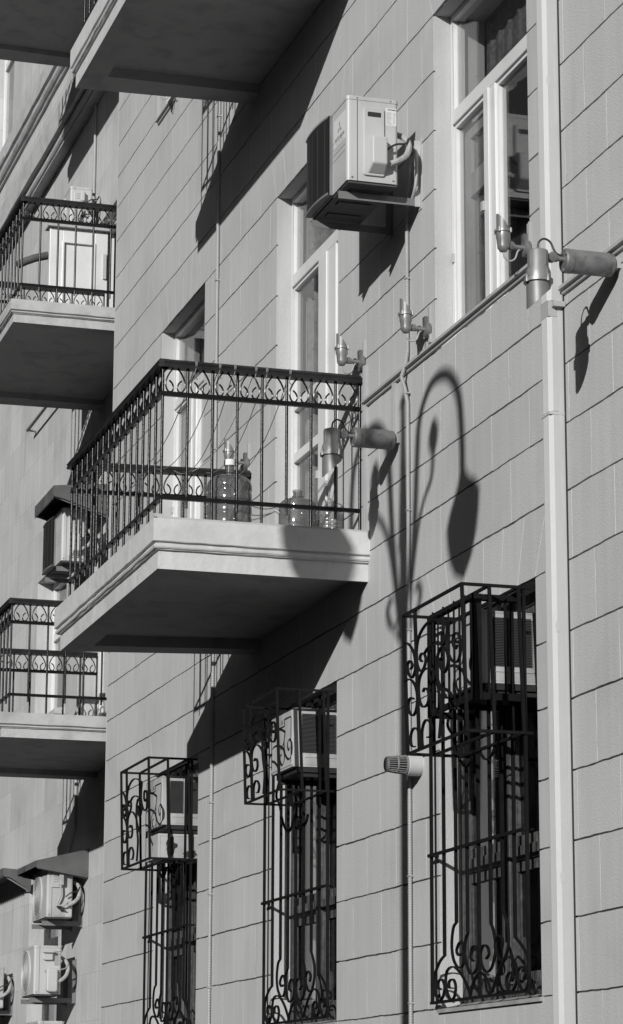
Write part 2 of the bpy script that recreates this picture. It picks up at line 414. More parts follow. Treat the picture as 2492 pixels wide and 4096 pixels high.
upper_window(OPEN[3], 5.345, 5.425, (-12.50,-12.355))
upper_window(OPEN[4], 5.37, 5.45, (-15.50,-15.16), door=True, inner=False)
upper_window(OPEN[5], 5.37, 5.44, (-18.85,-18.66))
for o, dr in ((OPEN[6], False), (OPEN[8], False)): upper_window(o, 9.0, 9.07, ((o[0]+o[1])/2-.07, (o[0]+o[1])/2+.07), dr, False)
def lower_window(o):
    a, b, z0, z1 = o; y = YW+.12
    fr = MB(); bars(fr, a, b, z0+.03, z1, y, y+.08, .06); fr.box(a+.06, b-.06, y-.004, y+.07, 1.27, 1.34)
    mx = (a+b)/2-.02; fr.box(mx-.045, mx-.003, y-.02, y+.05, z0+.09, z1-.06); fr.box(mx+.003, mx+.045, y-.012, y+.05, z0+.09, z1-.06)
    F = fr.build('window', 'oldwood', BL, bevel=.003); F['label'] = 'peeling dark wooden window behind the iron grille'
    def sub(mb, name, m_): return mb.build(name, m_, F, base=(-13, 4.6, GZ))
    for x0, x1 in ((a+.06, mx-.045), (mx+.045, b-.06)):
        for zz0, zz1 in ((z0+.09, 1.27), (1.34, z1-.06)):
            c = MB(); bars(c, x0+.001, x1-.001, zz0+.001, zz1-.001, y+.01, y+.05, .05); sub(c, 'casement', 'oldwood')
            p = MB().box(x0+.04, x1-.04, y+.03, y+.035, zz0+.04, zz1-.04); sub(p, 'pane', 'glass')
    s_ = MB().prism([(a-.01, YW-.016, z0-.022), (a-.01, YW-.016, z0-.004), (a-.01, YW+.12, z0+.028), (a-.01, YW+.12, z0-.022)], (b-a+.02, 0, 0)); sub(s_, 'sill', 'joint')
for o in OPEN[:3]: lower_window(o)

# ---------------------------------------------------------------- balconies
def slab(parent, xn, xfo, xfw, yo, yw, zt, zb, m_='plaster', lip=.2, liph=.07, edge=.035, name='balcony', zfar=0., label=None):
    h = zt-zb
    prof = [(0, zt), (0, zt-.45*h), (.002, zt-.462*h), (.018, zt-.466*h), (.020, zt-.50*h), (.012, zt-.51*h), (.007, zt-.535*h), (.007, zt-.565*h), (.012, zt-.59*h), (.020, zt-.60*h), (.022, zt-.615*h), (edge+.004, zt-.62*h), (edge+.004, zt-.65*h), (edge, zt-.66*h), (edge, zb)]
    def ringp(o, z): return [(xn-o, yw, z), (xn-o, yo+o, z), (xfo+o, yo+o, z+zfar), (xfw+o, yw, z+zfar)]
    mb = MB(); vs = []; NS = 14
    rr = random.Random(int(abs(xn*100))); 
    jit = {}
    rows = []
    for pi_, (o, z) in enumerate(prof):
        P = [Vector(p) for p in ringp(o, z)]; row = []
        for seg in range(3):
            for k in range(NS if seg != 1 else NS*2):
                t = k/(NS if seg != 1 else NS*2); p = P[seg].lerp(P[seg+1], t)
                if 0 < pi_ < len(prof)-0: p = p+Vector((0, 0, rr.uniform(-.0022, .0022) if pi_ < len(prof)-1 else 0))
                row.append(p)
        row.append(P[3]); rows.append(row)
    L_ = len(rows[0])
    for row in rows: vs += row
    mb.add(vs, [(i*L_+k, i*L_+k+1, (i+1)*L_+k+1, (i+1)*L_+k) for i in range(len(prof)-1) for k in range(L_-1)])
    mb.poly(ringp(0, zt))
    B = mb.build(name, m_, parent)
    if label: B['label'] = label
    # underside: rim on three sides and sunk panel
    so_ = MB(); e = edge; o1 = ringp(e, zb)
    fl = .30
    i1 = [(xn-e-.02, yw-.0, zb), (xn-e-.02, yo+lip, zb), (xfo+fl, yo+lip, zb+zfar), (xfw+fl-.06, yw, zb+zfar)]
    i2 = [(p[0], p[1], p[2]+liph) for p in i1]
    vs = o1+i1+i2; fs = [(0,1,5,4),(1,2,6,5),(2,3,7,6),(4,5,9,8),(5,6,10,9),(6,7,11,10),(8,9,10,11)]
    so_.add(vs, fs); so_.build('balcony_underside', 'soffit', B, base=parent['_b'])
    return B
SC = [(.20,.46),(.34,.34),(.40,.18),(.35,.04),(.21,.0),(.08,.12),(.03,.35),(.13,.62),(.3,.85),(.5,1.0),(.7,.85),(.87,.62),(.97,.35),(.92,.12),(.79,.0),(.65,.04),(.60,.18),(.66,.34),(.80,.46)]
_meshes = {}
def railing(parent, B, xn, xfo, xfw, yo, yw, zs, ztop, pitch_n, pitch_o, label=None):
    """iron railing on three sides; members are children of the balcony slab"""
    H = ztop-zs; zm = zs+.795*H; zl = zs+.165*H; base = parent['_b']; bb = Vector(base)
    A0, A1, A2, A3 = Vector((xn, yw, 0)), Vector((xn, yo, 0)), Vector((xfo, yo, 0)), Vector((xfw, yw, 0))
    def on(p, z): return Vector((p.x, p.y, z))
    for (p, q, dirn) in ((A0, A1, 0), (A1, A2, 1), (A2, A3, 2)):
        hr = MB(); d = (q-p).normalized(); ex = d*.03
        P = on(p, 0)-(ex if dirn == 1 else ex*0); Q = on(q, 0)+(ex if dirn == 1 else d*.0)
        a = d.cross(Vector((0,0,1))).normalized()
        sec = [(-.032,-.046),(.032,-.046),(.037,-.034),(.029,-.026),(.037,-.014),(.026,0),(-.026,0),(-.037,-.014),(-.029,-.026),(-.037,-.034)]
        k = len(sec); vs = [P+a*u+Vector((0,0,ztop+v)) for u, v in sec]+[Q+a*u+Vector((0,0,ztop+v)) for u, v in sec]
        hr.add(vs, [tuple(range(k)), tuple(range(2*k-1, k-1, -1))]+[(i, (i+1) % k, k+(i+1) % k, k+i) for i in range(k)])
        hr.build('handrail', 'rail', B, base=base)
        for nm, z, h_ in (('middle_rail', zm, .026), ('lower_rail', zl, .022)):
            r = MB(); off = a*(.010 if dirn == 0 else -.010)*0
            r.obox(on(p, z)+d*(-.006 if dirn else 0), on(q, z)+d*.006, .022, h_); r.build(nm, 'iron', B, base=base)
        ln = (q-p).length; pitch = pitch_n if dirn != 1 else pitch_o; n = max(1, round(ln/pitch)); st = ln/n
        for i in range(n+1):
            if dirn and i == 0: continue
            c = p+d*st*i
            short = (i % 2 == 1) if dirn != 1 else (i % 2 == 1)
            if dirn == 0: short = ((n-i) % 2 == 1)
            if i in (0, n): short = False
            if dirn == 0 and i == 0: zlo = zs
            zlo = zl-.055 if short else zs
            key = ('bal', short, round(H, 3))
            if key not in _meshes:
                b_ = MB().tube([(0,0,zlo-zs),(0,0,H*.5),(0,0,H-.03)], .0085, 10, True); o = b_.build('baluster', 'iron', None, base=(0,0,0)); _meshes[key] = o.data; bpy.data.objects.remove(o)
            part('baluster', _meshes[key], B, Vector((c.x, c.y, zs))-bb)
            if dirn == 0 and i == n: continue
            key = ('scr', round(st, 4), round(H, 3))
            if key not in _meshes:
                w_ = st-.026; h_ = (H-.036)-(zm-zs)-.013
                pts = smooth_path([(.013+u*w_-st/2, 0, zm-zs+.013+v*h_) for u, v in SC], 5)
                b_ = MB().tube(pts, .0052, 6); o = b_.build('scroll', 'iron', None, base=(0,0,0)); _meshes[key] = o.data; bpy.data.objects.remove(o)
            c2 = p+d*st*(i+.5) if dirn == 0 else p+d*st*(i-.5)
            part('scroll', _meshes[key], B, Vector((c2.x, c2.y, zs))-bb, (0, 0, math.atan2(d.y, d.x)))
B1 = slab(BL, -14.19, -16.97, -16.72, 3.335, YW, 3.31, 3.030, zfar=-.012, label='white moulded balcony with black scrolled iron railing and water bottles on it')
railing(BL, B1, -14.35, -16.87, -16.77, 3.413, YW-.01, 3.31, 4.273, .1455, .159)
lg = MB().box(-14.225, -14.195, 3.36, YW-.002, 3.3105, 3.322).box(-14.24,-14.21,3.345,3.40,3.3225,3.34); lg.build('threshold_strip', 'palesteel', B1, base=BL['_b'])
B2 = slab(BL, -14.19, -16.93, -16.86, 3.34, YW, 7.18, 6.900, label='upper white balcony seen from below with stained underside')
railing(BL, B2, -14.35, -16.85, -16.8, 3.418, YW-.01, 7.18, 8.14, .1455, .159)
# ================================================================ neighbouring building (set back to the left)
NY = 5.06
NB = tag(thing('stone_building', (-26, NY, GZ), 'pale streaked stone building set back beyond the grey facade, with cornice bands and rough balconies', 'building'))
NOPEN = [(-26.68,-25.17,3.95,5.45), (-24.12,-23.2,6.755,8.44), (-24.35,-23.3,3.275,5.3), (-30.6,-28.97,10.96,13.2), (-26.69,-25.17,-.2,2.36), (-30.2,-28.6,-.2,2.3)]
def nwall():
    mb = MB(); xs = sorted({-60., -21.205}|{o[0] for o in NOPEN}|{o[1] for o in NOPEN}); zs = sorted({GZ, 15.}|{o[2] for o in NOPEN}|{o[3] for o in NOPEN})
    for i in range(len(xs)-1):
        for j in range(len(zs)-1):
            xm, zm = (xs[i]+xs[i+1])/2, (zs[j]+zs[j+1])/2
            if any(o[0] < xm < o[1] and o[2] < zm < o[3] for o in NOPEN): continue
            mb.add([(xs[i],NY,zs[j]),(xs[i+1],NY,zs[j]),(xs[i+1],NY,zs[j+1]),(xs[i],NY,zs[j+1])], [(0,1,2,3)])
    return mb
mw = MAT['nwall']; t = mw.node_tree; N_ = t.nodes; L_ = t.links
# ashlar blocks of slightly different tone with fine joints
tc = N_.new('ShaderNodeTexCoord'); sp = N_.new('ShaderNodeSeparateXYZ'); cb = N_.new('ShaderNodeCombineXYZ')
L_.new(tc.outputs['Object'], sp.inputs[0]); L_.new(sp.outputs[0], cb.inputs[0]); L_.new(sp.outputs[2], cb.inputs[1])
bk = N_.new('ShaderNodeTexBrick'); bk.inputs['Scale'].default_value = 1; bk.inputs['Brick Width'].default_value = .62; bk.inputs['Row Height'].default_value = .42
bk.inputs['Mortar Size'].default_value = .004; bk.inputs['Color1'].default_value = (.92,.92,.92,1); bk.inputs['Color2'].default_value = (1.08,1.08,1.08,1); bk.inputs['Mortar'].default_value = (.86,.86,.86,1)
L_.new(cb.outputs[0], bk.inputs['Vector'])
pb = N_['Principled BSDF']; src = pb.inputs['Base Color'].links[0].from_socket
vm = N_.new('ShaderNodeVectorMath'); vm.operation = 'MULTIPLY'; L_.new(src, vm.inputs[0]); L_.new(bk.outputs[0], vm.inputs[1]); L_.new(vm.outputs[0], pb.inputs['Base Color'])
nwall().build('wall', 'nwall', NB)
sh = MB(); sh.box(-21.5,-21.206,NY+.35,12,GZ,15); sh.box(-60,-59.7,NY+.002,12,GZ,15); sh.box(-59.7,-21.51,11.7,12,GZ,15)
for z in (GZ+.1, 2.9, 6.4, 10.2): sh.box(-59.7,-21.51,NY+.4,11.69,z,z+.15)
sh.box(-27.9,-27.7,NY+.41,11.69,GZ+.26,14.9); sh.box(-24.9,-24.7,NY+.41,11.69,GZ+.26,14.9)
sh.build('shell', 'room', NB)
MB().box(-60.1,-21.1,NY+.001,12.1,15.001,15.2).build('roof', 'roof', NB)
for o in NOPEN:
    a, b, z0, z1 = o; r = MB(); d0, d1 = NY+.001, NY+.34
    r.box(a-.13,a,d0,d1,z0-.1,z1+.1); r.box(b,b+.13,d0,d1,z0-.1,z1+.1); r.box(a+.0005,b-.0005,d0,d1,z1,z1+.1); r.box(a+.0005,b-.0005,d0,d1,z0-.1,z0)
    r.build('window_reveal', 'nwall', NB)
def cornice(prof, seed):
    mb = MB(); n = 90; rr = random.Random(seed); vs = []
    for i in range(n+1):
        x = -21.21-(27.0*i/n)
        for y, z in prof: vs.append((x, y+rr.uniform(-.003,.003), z+rr.uniform(-.003,.003)))
    k = len(prof); mb.add(vs, [(i*k+j, i*k+j+1, (i+1)*k+j+1, (i+1)*k+j) for i in range(n) for j in range(k-1)])
    mb.build('cornice', 'nslab', NB)
def torus(yc, zc, r, n=7): return [(yc-r*math.cos(math.radians(85-170*k/(n-1))), zc+r*math.sin(math.radians(85-170*k/(n-1)))) for k in range(n)]
cornice([(NY,10.22),(4.875,10.13),(4.867,10.10),(4.867,9.85),(4.93,9.849),(4.935,9.845)]+torus(4.955,9.80,.044)+[(4.955,9.754),(4.945,9.752),(4.945,9.738),(4.953,9.737),(4.953,9.75),(NY-.001,9.7501)], 4)
cornice([(NY,11.10),(4.97,11.05),(4.965,10.86),(5.01,10.855)]+torus(5.03,10.79,.055)+[(5.03,10.716),(NY-.001,10.715)], 5)
def nwin(o, bars_=False, door=False):
    a, b, z0, z1 = o; y = NY+.16; fr = MB(); bars(fr, a, b, z0, z1, y, y+.06, .07)
    mx = (a+b)/2+.08; fr.box(mx-.05, mx-.003, y-.012, y+.05, z0+.07, z1-.07); fr.box(mx+.003, mx+.07, y-.006, y+.05, z0+.07, z1-.07)
    fr.box(a+.07, mx-.05, y+.004, y+.055, z1-.62, z1-.54); fr.box(mx+.07, b-.07, y+.004, y+.055, z1-.62, z1-.54)
    F = fr.build('window', 'pvc' if not bars_ else 'oldwood', NB, bevel=.003)
    MB().box(a+.05, b-.05, y+.028, y+.034, z0+.05, z1-.05).build('pane', 'glass', F, base=NB['_b'])
    c = MB(); n = 60; vs = []
    for k in range(n+1):
        x = a+.05+(b-a-.1)*k/n; vs += [(x, y+.3+.02*math.sin(x*40), z0), (x, y+.3+.02*math.sin(x*40+.5), z1)]
    c.add(vs, [(2*k,2*k+2,2*k+3,2*k+1) for k in range(n)], True); c.build('curtain', 'curtain', F, base=NB['_b'])
    MB().prism([(a-.05,NY-.10,z0-.08),(a-.05,NY-.10,z0-.03),(a-.05,y,z0+.03),(a-.05,y,z0-.08)],(b-a+.1,0,0)).build('sill', 'nslab', F, base=NB['_b'])
for i, o in enumerate(NOPEN):
    if i != 1: nwin(o, i >= 4)
# balcony door leaf standing open at right angles to the wall
dr = MB(); X0 = -24.05
fr = MB(); bars(fr, -24.12, -23.2, 6.76, 8.44, NY+.10, NY+.16, .06); DF = fr.build('door_frame', 'pvc', NB, bevel=.003)
def leaf():
    mb = MB(); y0, y1, z0, z1 = NY-.473, NY+.09, 6.79, 8.37
    def ring(y0, y1, z0, z1, w_, xa, xb):
        mb.box(xa, xb, y0, y0+w_, z0, z1); mb.box(xa, xb, y1-w_, y1, z0, z1); mb.box(xa, xb, y0+w_, y1-w_, z0, z0+w_); mb.box(xa, xb, y0+w_, y1-w_, z1-w_, z1)
    ring(y0, y1, z0, z1, .125, X0-.03, X0+.03); ring(y0+.12, y1-.12, z0+.12, z1-.12, .02, X0-.02, X0+.042)
    mb.box(X0-.018, X0+.012, y0+.14, y1-.14, z0+.14, z1-.14)
    return mb
LF = leaf().build('open_door', 'pvc', NB, bevel=.004); LF['label'] = 'white panelled balcony door standing wide open'
MB().box(X0+.031, X0+.05, NY+.045, NY+.075, 7.9, 8.15).build('hinge', 'palesteel', LF, base=NB['_b'])
MB().box(-24.15, -23.97, NY-.50, NY+.095, 8.375, 8.40).build('door_canopy', 'nslab', NB)
ns = [(-21.25, -23.80, -23.80, 3.742, 3.268, 3.068, 4.216), (-21.25, -23.94, -23.90, 3.742, 6.75, 6.556, 7.677), (-21.25, -24.13, -24.13, 3.742, 10.245, 10.05, 11.17)]
nr = [(-23.69, -23.64), (-23.70, -23.68), (-24.0, -24.0)]
labs = ['lower rough stone balcony with black scrolled railing', 'middle rough stone balcony with a white door open onto it', 'top stone balcony seen from underneath at the picture corner']
for (xn, xo, xw, yo, zt, zb, zr), lb, (ro, rw) in zip(ns, labs, nr):
    B = slab(NB, xn, xo, xw, yo, NY, zt, zb, 'nslab', .15, .05, .028, label=lb)
    railing(NB, B, xn-.07, ro, rw, yo+.095, NY-.01, zt, zr, .1455, .16)

# ================================================================ air conditioners
def corr(mb, pts, r, amp, pitch, n=8):
    """corrugated hose along a polyline"""
    P = [Vector(p) for p in pts]; out = []; rad = []; k = 0
    for a, b in zip(P[:-1], P[1:]):
        L = (b-a).length; m_ = max(1, int(L/pitch))
        for i in range(m_):
            for q in (0., .3, .5, .8):
                out.append(a.lerp(b, (i+q)/m_)); rad.append(r+(amp if q in (.3,) or q == .5 else 0)*1.)
    out.append(P[-1]); rad.append(r); return mb.tube(out, r, n, True, rad)
def split_ac(label, x0, x1, y0, y1, z0, z1, style, wallx, wally, cat_group='air conditioner units hung on the stone building', body='acbody', plate=.35, text=False, armz=None, pipes=True):
    base = ((x0+x1)/2, wally, z0)
    T = thing('air_conditioner', base, label, 'air conditioner', cat_group)
    c = MB(); H = z1-z0; D = y1-y0
    c.rbox(x0, x1, y0, y1, z0+.012, z1-.022, .02, 'z', 4); C_ = c.build('casing', body, T)
    MB().rbox(x0-.003, x1+.003, y0-.003, y1+.003, z1-.0215, z1, .022, 'z', 4).build('top_cover', body, T)
    b = MB().box(x0+.01, x1-.01, y0+.01, y1-.01, z0, z0+.0115)
    b.cur = 0
    for q in range(3):
        xx = x0+.14+q*(x1-x0-.28)/2; b.box(xx-.03, xx+.03, y0+.05, y1-.05, z0-.008, z0-.0005)
    b.build('base_tray', 'tray', T)
    if style == 'grille':
        xg = x1-.27; g = MB(); n = 40
        def bul(t): return y0-.006-.036*math.sin(math.pi*(.06+t*.80))**.55
        for k in range(n):
            z = z0+.035+(H-.08)*k/(n-1); vs = []; m_ = 14
            for i in range(m_+1):
                t = i/m_; x = xg-.006-(xg-.012-x0)*t; yb = bul(t); vs += [(x, yb, z), (x, yb+.014, z+.005), (x, yb, z+.0032)]
            g.add(vs, [(3*i+a, 3*i+(a+1) % 3, 3*i+3+(a+1) % 3, 3*i+3+a) for i in range(m_) for a in range(3)])
        G = g.build('front_grille', 'louvre', T)
        v = MB()
        for i in range(4):
            t = (i+.5)/4; x = xg-.006-(xg-.012-x0)*t; v.box(x-.0010, x+.0010, bul(t)-.001, bul(t)+.004, z0+.03, z1-.04)
        v.build('grille_wire', 'fin', G, base=base)
        f = MB()
        for zz0, zz1 in ((z0+.016, z0+.028), (z1-.036, z1-.024)):
            vs = []; m_ = 14
            for i in range(m_+1):
                t = i/m_; x = xg-(xg-x0)*t; vs += [(x, bul(t)-.004, zz0), (x, bul(t)-.004, zz1), (x, y0+.001, zz0), (x, y0+.001, zz1)]
            f.add(vs, [(4*i, 4*i+4, 4*i+5, 4*i+1) for i in range(m_)]+[(4*i, 4*i+2, 4*i+6, 4*i+4) for i in range(m_)]+[(4*i+1, 4*i+5, 4*i+7, 4*i+3) for i in range(m_)])
        f.box(xg-.004, xg+.004, y0-.016, y0-.0005, z0+.012, z1-.022); f.build('grille_surround', 'steel', G, base=base)
        MB().box(x0+.02, xg-.01, y0-.0015, y0-.0005, z0+.03, z1-.04).build('grille_backing', 'dark', G, base=base)
        l = MB()
        for k in range(4): l.box(xg+.01, x1-.03, y0-.0016, y0-.0004, z0+.30-.035*k-.001, z0+.30-.035*k+.001)
        l.build('pressed_line', 'inkgrey', C_, base=base)
    else:
        cx, cz, R = x0+(x1-x0)*.40, z0+H*.5, H*.43
        g = MB()
        for k in range(9):
            rr_ = R*(k+1)/9; pts = [(cx+rr_*math.cos(a), y0-.022+.012*(k/8)**2, cz+rr_*math.sin(a)) for a in [2*math.pi*i/40 for i in range(40)]]
            g.tube(pts, .003, 5, closed=True)
        for i in range(20):
            a = 2*math.pi*i/20; g.tube([(cx+.03*math.cos(a), y0-.022, cz+.03*math.sin(a)), (cx+R*math.cos(a), y0-.01, cz+R*math.sin(a))], .0022, 4)
        G = g.build('fan_guard', body, T)
        MB().lathe([(R+.012, 0), (R+.01, .006), (R-.004, .012), (R-.006, .001)], (cx, y0-.0005, cz), (0,-1,0), 40, False).build('fan_rim', body, G, base=base)
        MB().lathe([(R-.008, .0012), (.02, .0012)], (cx, y0, cz), (0,-1,0), 40).build('fan_recess', 'dark', G, base=base)
        MB().lathe([(.045, .003), (.045, .016), (.02, .022)], (cx, y0, cz), (0,-1,0), 20).build('fan_hub', body, G, base=base)
    # side: service panel and pipe cover
    s_ = MB()
    s_.box(x1-.0005, x1+.0012, y0+D*.195, y0+D*.205, z0+.012, z1-.022)
    S_ = s_.build('panel_seam', 'dark', C_, base=base)
    for yy, zz in ((.10, .03), (.9, .03), (.2, H-.012), (.85, H-.012)):
        MB().lathe([(.006, 0), (.006, .003), (.003, .004)], (x1, y0+D*yy, z0+zz), (1,0,0), 8).build('screw', 'steel', C_, base=base)
    if style == 'grille':
        p = MB().rbox(x1-.001, x1+.012, y0+D*.31, y0+D*.72, z0+.045, z1-.06, .012, 'x', 3); P_ = p.build('service_cover', body, T, bevel=.004)
        MB().rbox(x1+.012, x1+.0135, y0+D*.39, y0+D*.65, z1-.115, z1-.088, .003, 'x', 2).build('grip_recess', 'dark', P_, base=base)
        MB().lathe([(.005,0),(.005,.002)], (x1+.012, y0+D*.64, z1-.235), (1,0,0), 10).build('lock_hole', 'dark', P_, base=base)
        v = MB(); x2 = x1+.07; ya, yb = y0+D*.385, y0+D*.73; za, zb = z0+.055, z0+.255
        v.add([(x1+.011,ya,za),(x1+.011,yb,za),(x1+.011,yb,zb+.012),(x1+.011,ya,zb+.012),(x2,ya+.012,za+.045),(x2,yb-.004,za+.045),(x2,yb-.004,zb),(x2,ya+.012,zb)],
              [(0,3,2,1),(4,5,6,7),(0,1,5,4),(1,2,6,5),(2,3,7,6),(3,0,4,7)])
        v.build('valve_cover', body, T, bevel=.008)
    elif style == 'fan_a':
        MB().rbox(x1-.001, x1+.012, y0+D*.16, y0+D*.64, z1-.17, z1-.04, .008, 'x').build('terminal_cover', body, T, bevel=.003)
        MB().rbox(x1+.012, x1+.05, y0+D*.44, y0+D*.60, z1-.15, z1-.05, .008, 'x').build('cable_box', body, T, bevel=.005)
        l = MB();
        for k in range(3): l.rbox(x1+.012, x1+.018, y0+D*.24, y0+D*.40, z1-.075-.022*k, z1-.065-.022*k, .003, 'x')
        l.build('vent_louvre', body, T)
        MB().rbox(x1-.001, x1+.004, y0+D*.26, y1-.01, z0+.02, z0+.13, .01, 'x').build('valve_plate', body, T)
        v = MB()
        for q, (yy, zz) in enumerate(((.5,.10),(.62,.075))): v.lathe([(.012,0),(.012,.03),(.007,.035),(.007,.05)], (x1+.003, y0+D*yy, z0+zz), (1,0,0), 8).box(x1+.02,x1+.035,y0+D*yy-.03,y0+D*yy-.01,z0+zz-.008,z0+zz+.008)
        v.build('valve', 'dark', T)
        MB().tube(smooth_path([(x1+.04,y0+D*.50,z1-.15),(x1+.04,y0+D*.5,z1-.24),(x1+.035,y0+D*.36,z1-.33),(x1+.04,y0+D*.40,z0+.115),(x1+.05,y0+D*.62,z0+.11),(x1+.05,y0+D*.78,z0+.15)]), .008, 7).build('cable', 'conduit', T)
    else:
        MB().rbox(x1-.001, x1+.03, y0+D*.31, y0+D*.66, z1-.13, z1-.045, .012, 'x').build('terminal_cover', body, T, bevel=.005)
        MB().rbox(x1+.03, x1+.055, y0+D*.27, y0+D*.68, z1-.065, z1-.045, .008, 'x').build('cover_hood', body, T, bevel=.004)
        MB().rbox(x1-.001, x1+.075, y0+D*.43, y0+D*.82, z0+.03, z0+.24, .02, 'x').build('valve_cover', body, T, bevel=.012)
        l = MB()
        for k in range(14): l.box(x1+.0003, x1+.0015, y0+D*.74, y0+D*(.90 if k % 3 else .95), z1-.05-.0095*k-.0015, z1-.05-.0095*k+.0015)
        for k in range(9): l.box(x1+.0003, x1+.0015, y0+D*(.60+.026*k), y0+D*(.60+.026*k)+(.002 if k % 2 else .004), z1-.235, z1-.205)
        l.build('printed_label', 'ink', T)
        tri = MB(); yc, zc = y0+D*.46, z1-.228
        for k in range(3):
            a, b_ = [(yc+.018*math.sin(2*math.pi*q/3), zc+.018*math.cos(2*math.pi*q/3)) for q in (k, k+1)]; tri.obox((x1+.0012, a[0], a[1]), (x1+.0012, b_[0], b_[1]), .0015, .003)
        tri.box(x1+.0003,x1+.0012,yc-.001,yc+.001,zc-.004,zc+.008); tri.build('warning_triangle', 'ink', T)
    if pipes:
        yv = y0+D*.78
        MB().tube(smooth_path([(x1+.035,y1-.055,z0+.115),(x1+.04,y1-.01,z0+.135),(x1+.025,y1+.04,z0+.18),(x1-.0,y1+.062,z0+.25),(x1-.06,y1+.055,z0+.31),(x1-.12,y1+.02,z0+.35)],6), .017, 9).build('insulated_pipe', 'foam', T)
        MB().tube(smooth_path([(x1+.03,yv-.02,z0+.19),(x1+.045,y1-.03,z0+.225),(x1+.025,y1+.035,z0+.245),(x1+.0,y1+.06,z0+.285)],6), .006, 6).build('power_cable', 'cable' if style != 'fan_b' else 'conduit', T)
    # bracket: two arms on wall angles
    for xx in (wallx, x0+.06):
        br = MB(); az = z0-.014
        br.box(xx-.028, xx+.0, y0-.012, wally-.036, az-.004, az); br.box(xx-.004, xx, y0-.012, wally-.036, az-.042, az-.004)
        wa = MB(); wa.box(xx-.03, xx+.022, wally-.005, wally-.0005, az-.06, az+plate); wa.box(xx-.006, xx+.002, wally-.0355, wally-.005, az-.0445, az+plate-.01)
        br.lathe([(.008,0),(.008,.006)], (xx-.014, y0+.03, az-.01), (0,0,1), 6)
        br.build('wall_bracket', 'steel', T); wa.build('wall_angle', 'palesteel' if xx == wallx and style == 'grille' else 'steel', T)
    return T
A = split_ac('large grey outdoor air conditioner bracketed above the balcony beside the balcony door', -13.835, -13.153, 4.136, 4.43, 5.012, 5.512, 'grille', -13.27, YW, None, text=True)
put_text('maker_name', 'MITSUBISHI', .034, (-13.285, 4.1352, 5.315), '-y', A, 'ink', 1.0)
put_text('maker_line', 'HEAVY INDUSTRIES', .016, (-13.285, 4.1352, 5.292), '-y', A, 'inkgrey')
lb = MB().box(-13.39, -13.18, 4.1348, 4.1356, 5.27, 5.44); lb.build('badge_panel', 'label', A)
em = MB()
for k in range(3):
    a = math.radians(90+120*k); d = Vector((math.cos(a), 0, math.sin(a))); e = Vector((-d.z, 0, d.x)); o = Vector((-13.285, 4.1342, 5.37))
    em.poly([o, o+d*.021+e*.012, o+d*.042, o+d*.021-e*.012])
em.build('emblem', 'inkgrey', A)
em = MB(); 
for k in range(3):
    a = math.radians(90+120*k); d = Vector((0, math.cos(a), math.sin(a))); e = Vector((0, -d.z, d.y)); o = Vector((-13.1512, 4.372, 5.452))
    em.poly([o, o+d*.003+e*.0016, o+d*.006, o+d*.003-e*.0016])
em.build('label_emblem', 'ink', A)
put_text('label_name', 'MITSUBISHI', .0085, (-13.1508, 4.396, 5.452), '+x', A, 'ink')
l = MB().box(-13.1529, -13.1518, 4.358, 4.420, 5.36, 5.462); l.build('rating_label', 'label', A)
l = MB(); rr = random.Random(5)
for k in range(12):
    z = 5.436-.006*k; l.box(-13.1516,-13.1510,4.362,4.362+rr.uniform(.018,.034),z-.0008,z+.0008); l.box(-13.1516,-13.1510,4.402,4.402+rr.uniform(.006,.013),z-.0008,z+.0008)
l.build('label_print', 'inkgrey', A)

MB().tube(smooth_path([(-13.30,4.555,4.99),(-13.235,4.555,5.05),(-13.225,4.56,5.14),(-13.25,4.565,5.24),(-13.29,4.575,5.31)],6), .009, 8).build('drain_hose', 'conduit', A)
split_ac('outdoor air conditioner standing above the open white balcony door', -24.52, -23.95, 4.76, 4.976, 8.42, 8.78, 'fan_a', -24.05, NY, plate=.1)
split_ac('outdoor air conditioner with bulging grille under a peaked serrated awning', -24.35, -23.60, 4.687, 4.906, 5.036, 5.54, 'grille', -23.75, NY)
split_ac('old outdoor air conditioner with tangled valves under the wide sheet awning', -24.62, -23.95, 4.70, 4.94, 1.835, 2.28, 'fan_a', -24.09, NY, body='acold')
split_ac('clean pale outdoor air conditioner with a printed label, hung below the awning unit', -24.76, -24.17, 4.643, 4.894, 1.16, 1.605, 'fan_b', -24.31, NY)
split_ac('lowest outdoor air conditioner, mostly below the bottom edge of the picture', -24.95, -24.3, 4.72, 4.95, .49, .94, 'fan_b', -24.4, NY)
split_ac('outdoor air conditioner at the left picture edge, only its side showing', -28.0, -27.33, 4.70, 4.95, 1.17, 1.59, 'fan_a', -27.45, NY, body='acold')
def awning(label, x0, x1, yo, wt, wb, ot, ob, serr=True):
    T = thing('awning', ((x0+x1)/2, NY, wb), label, 'awning', 'sheet awnings over the air conditioners'); t_ = .004
    MB().prism([(x0, NY-.002, wt), (x0, yo, ot), (x0, yo, ot-t_), (x0, NY-.002, wt-t_)], (x1-x0, 0, 0)).build('roof_sheet', 'awn', T)
    for nm, x in (('side_skirt', x1+.0005), ('side_skirt', x0-t_-.0005)):
        MB().prism([(x, NY-.002, wt+.002), (x, yo-.002, ot+.002), (x, yo-.002, ob), (x, yo+.07, ob-.012), (x, NY-.002, wb)], (t_, 0, 0)).build(nm, 'awn', T)
    f = MB(); n = 16; y = yo-.0065
    for i in range(n):
        a, b = x0+(x1-x0)*i/n, x0+(x1-x0)*(i+1)/n
        pts = [(a, y, ot+.002), (b, y, ot+.002), (b, y, ob+.012), ((a+b)/2, y, ob-(.022 if serr else -.012)), (a, y, ob+.012)]
        f.prism(pts, (0, t_, 0))
    f.build('serrated_valance' if serr else 'front_fascia', 'awn', T)
    for x in (x1-.03, x0+.03): MB().obox((x, NY-.01, wb), (x, yo+.02, ob), .015, .015).build('stay', 'steel', T)
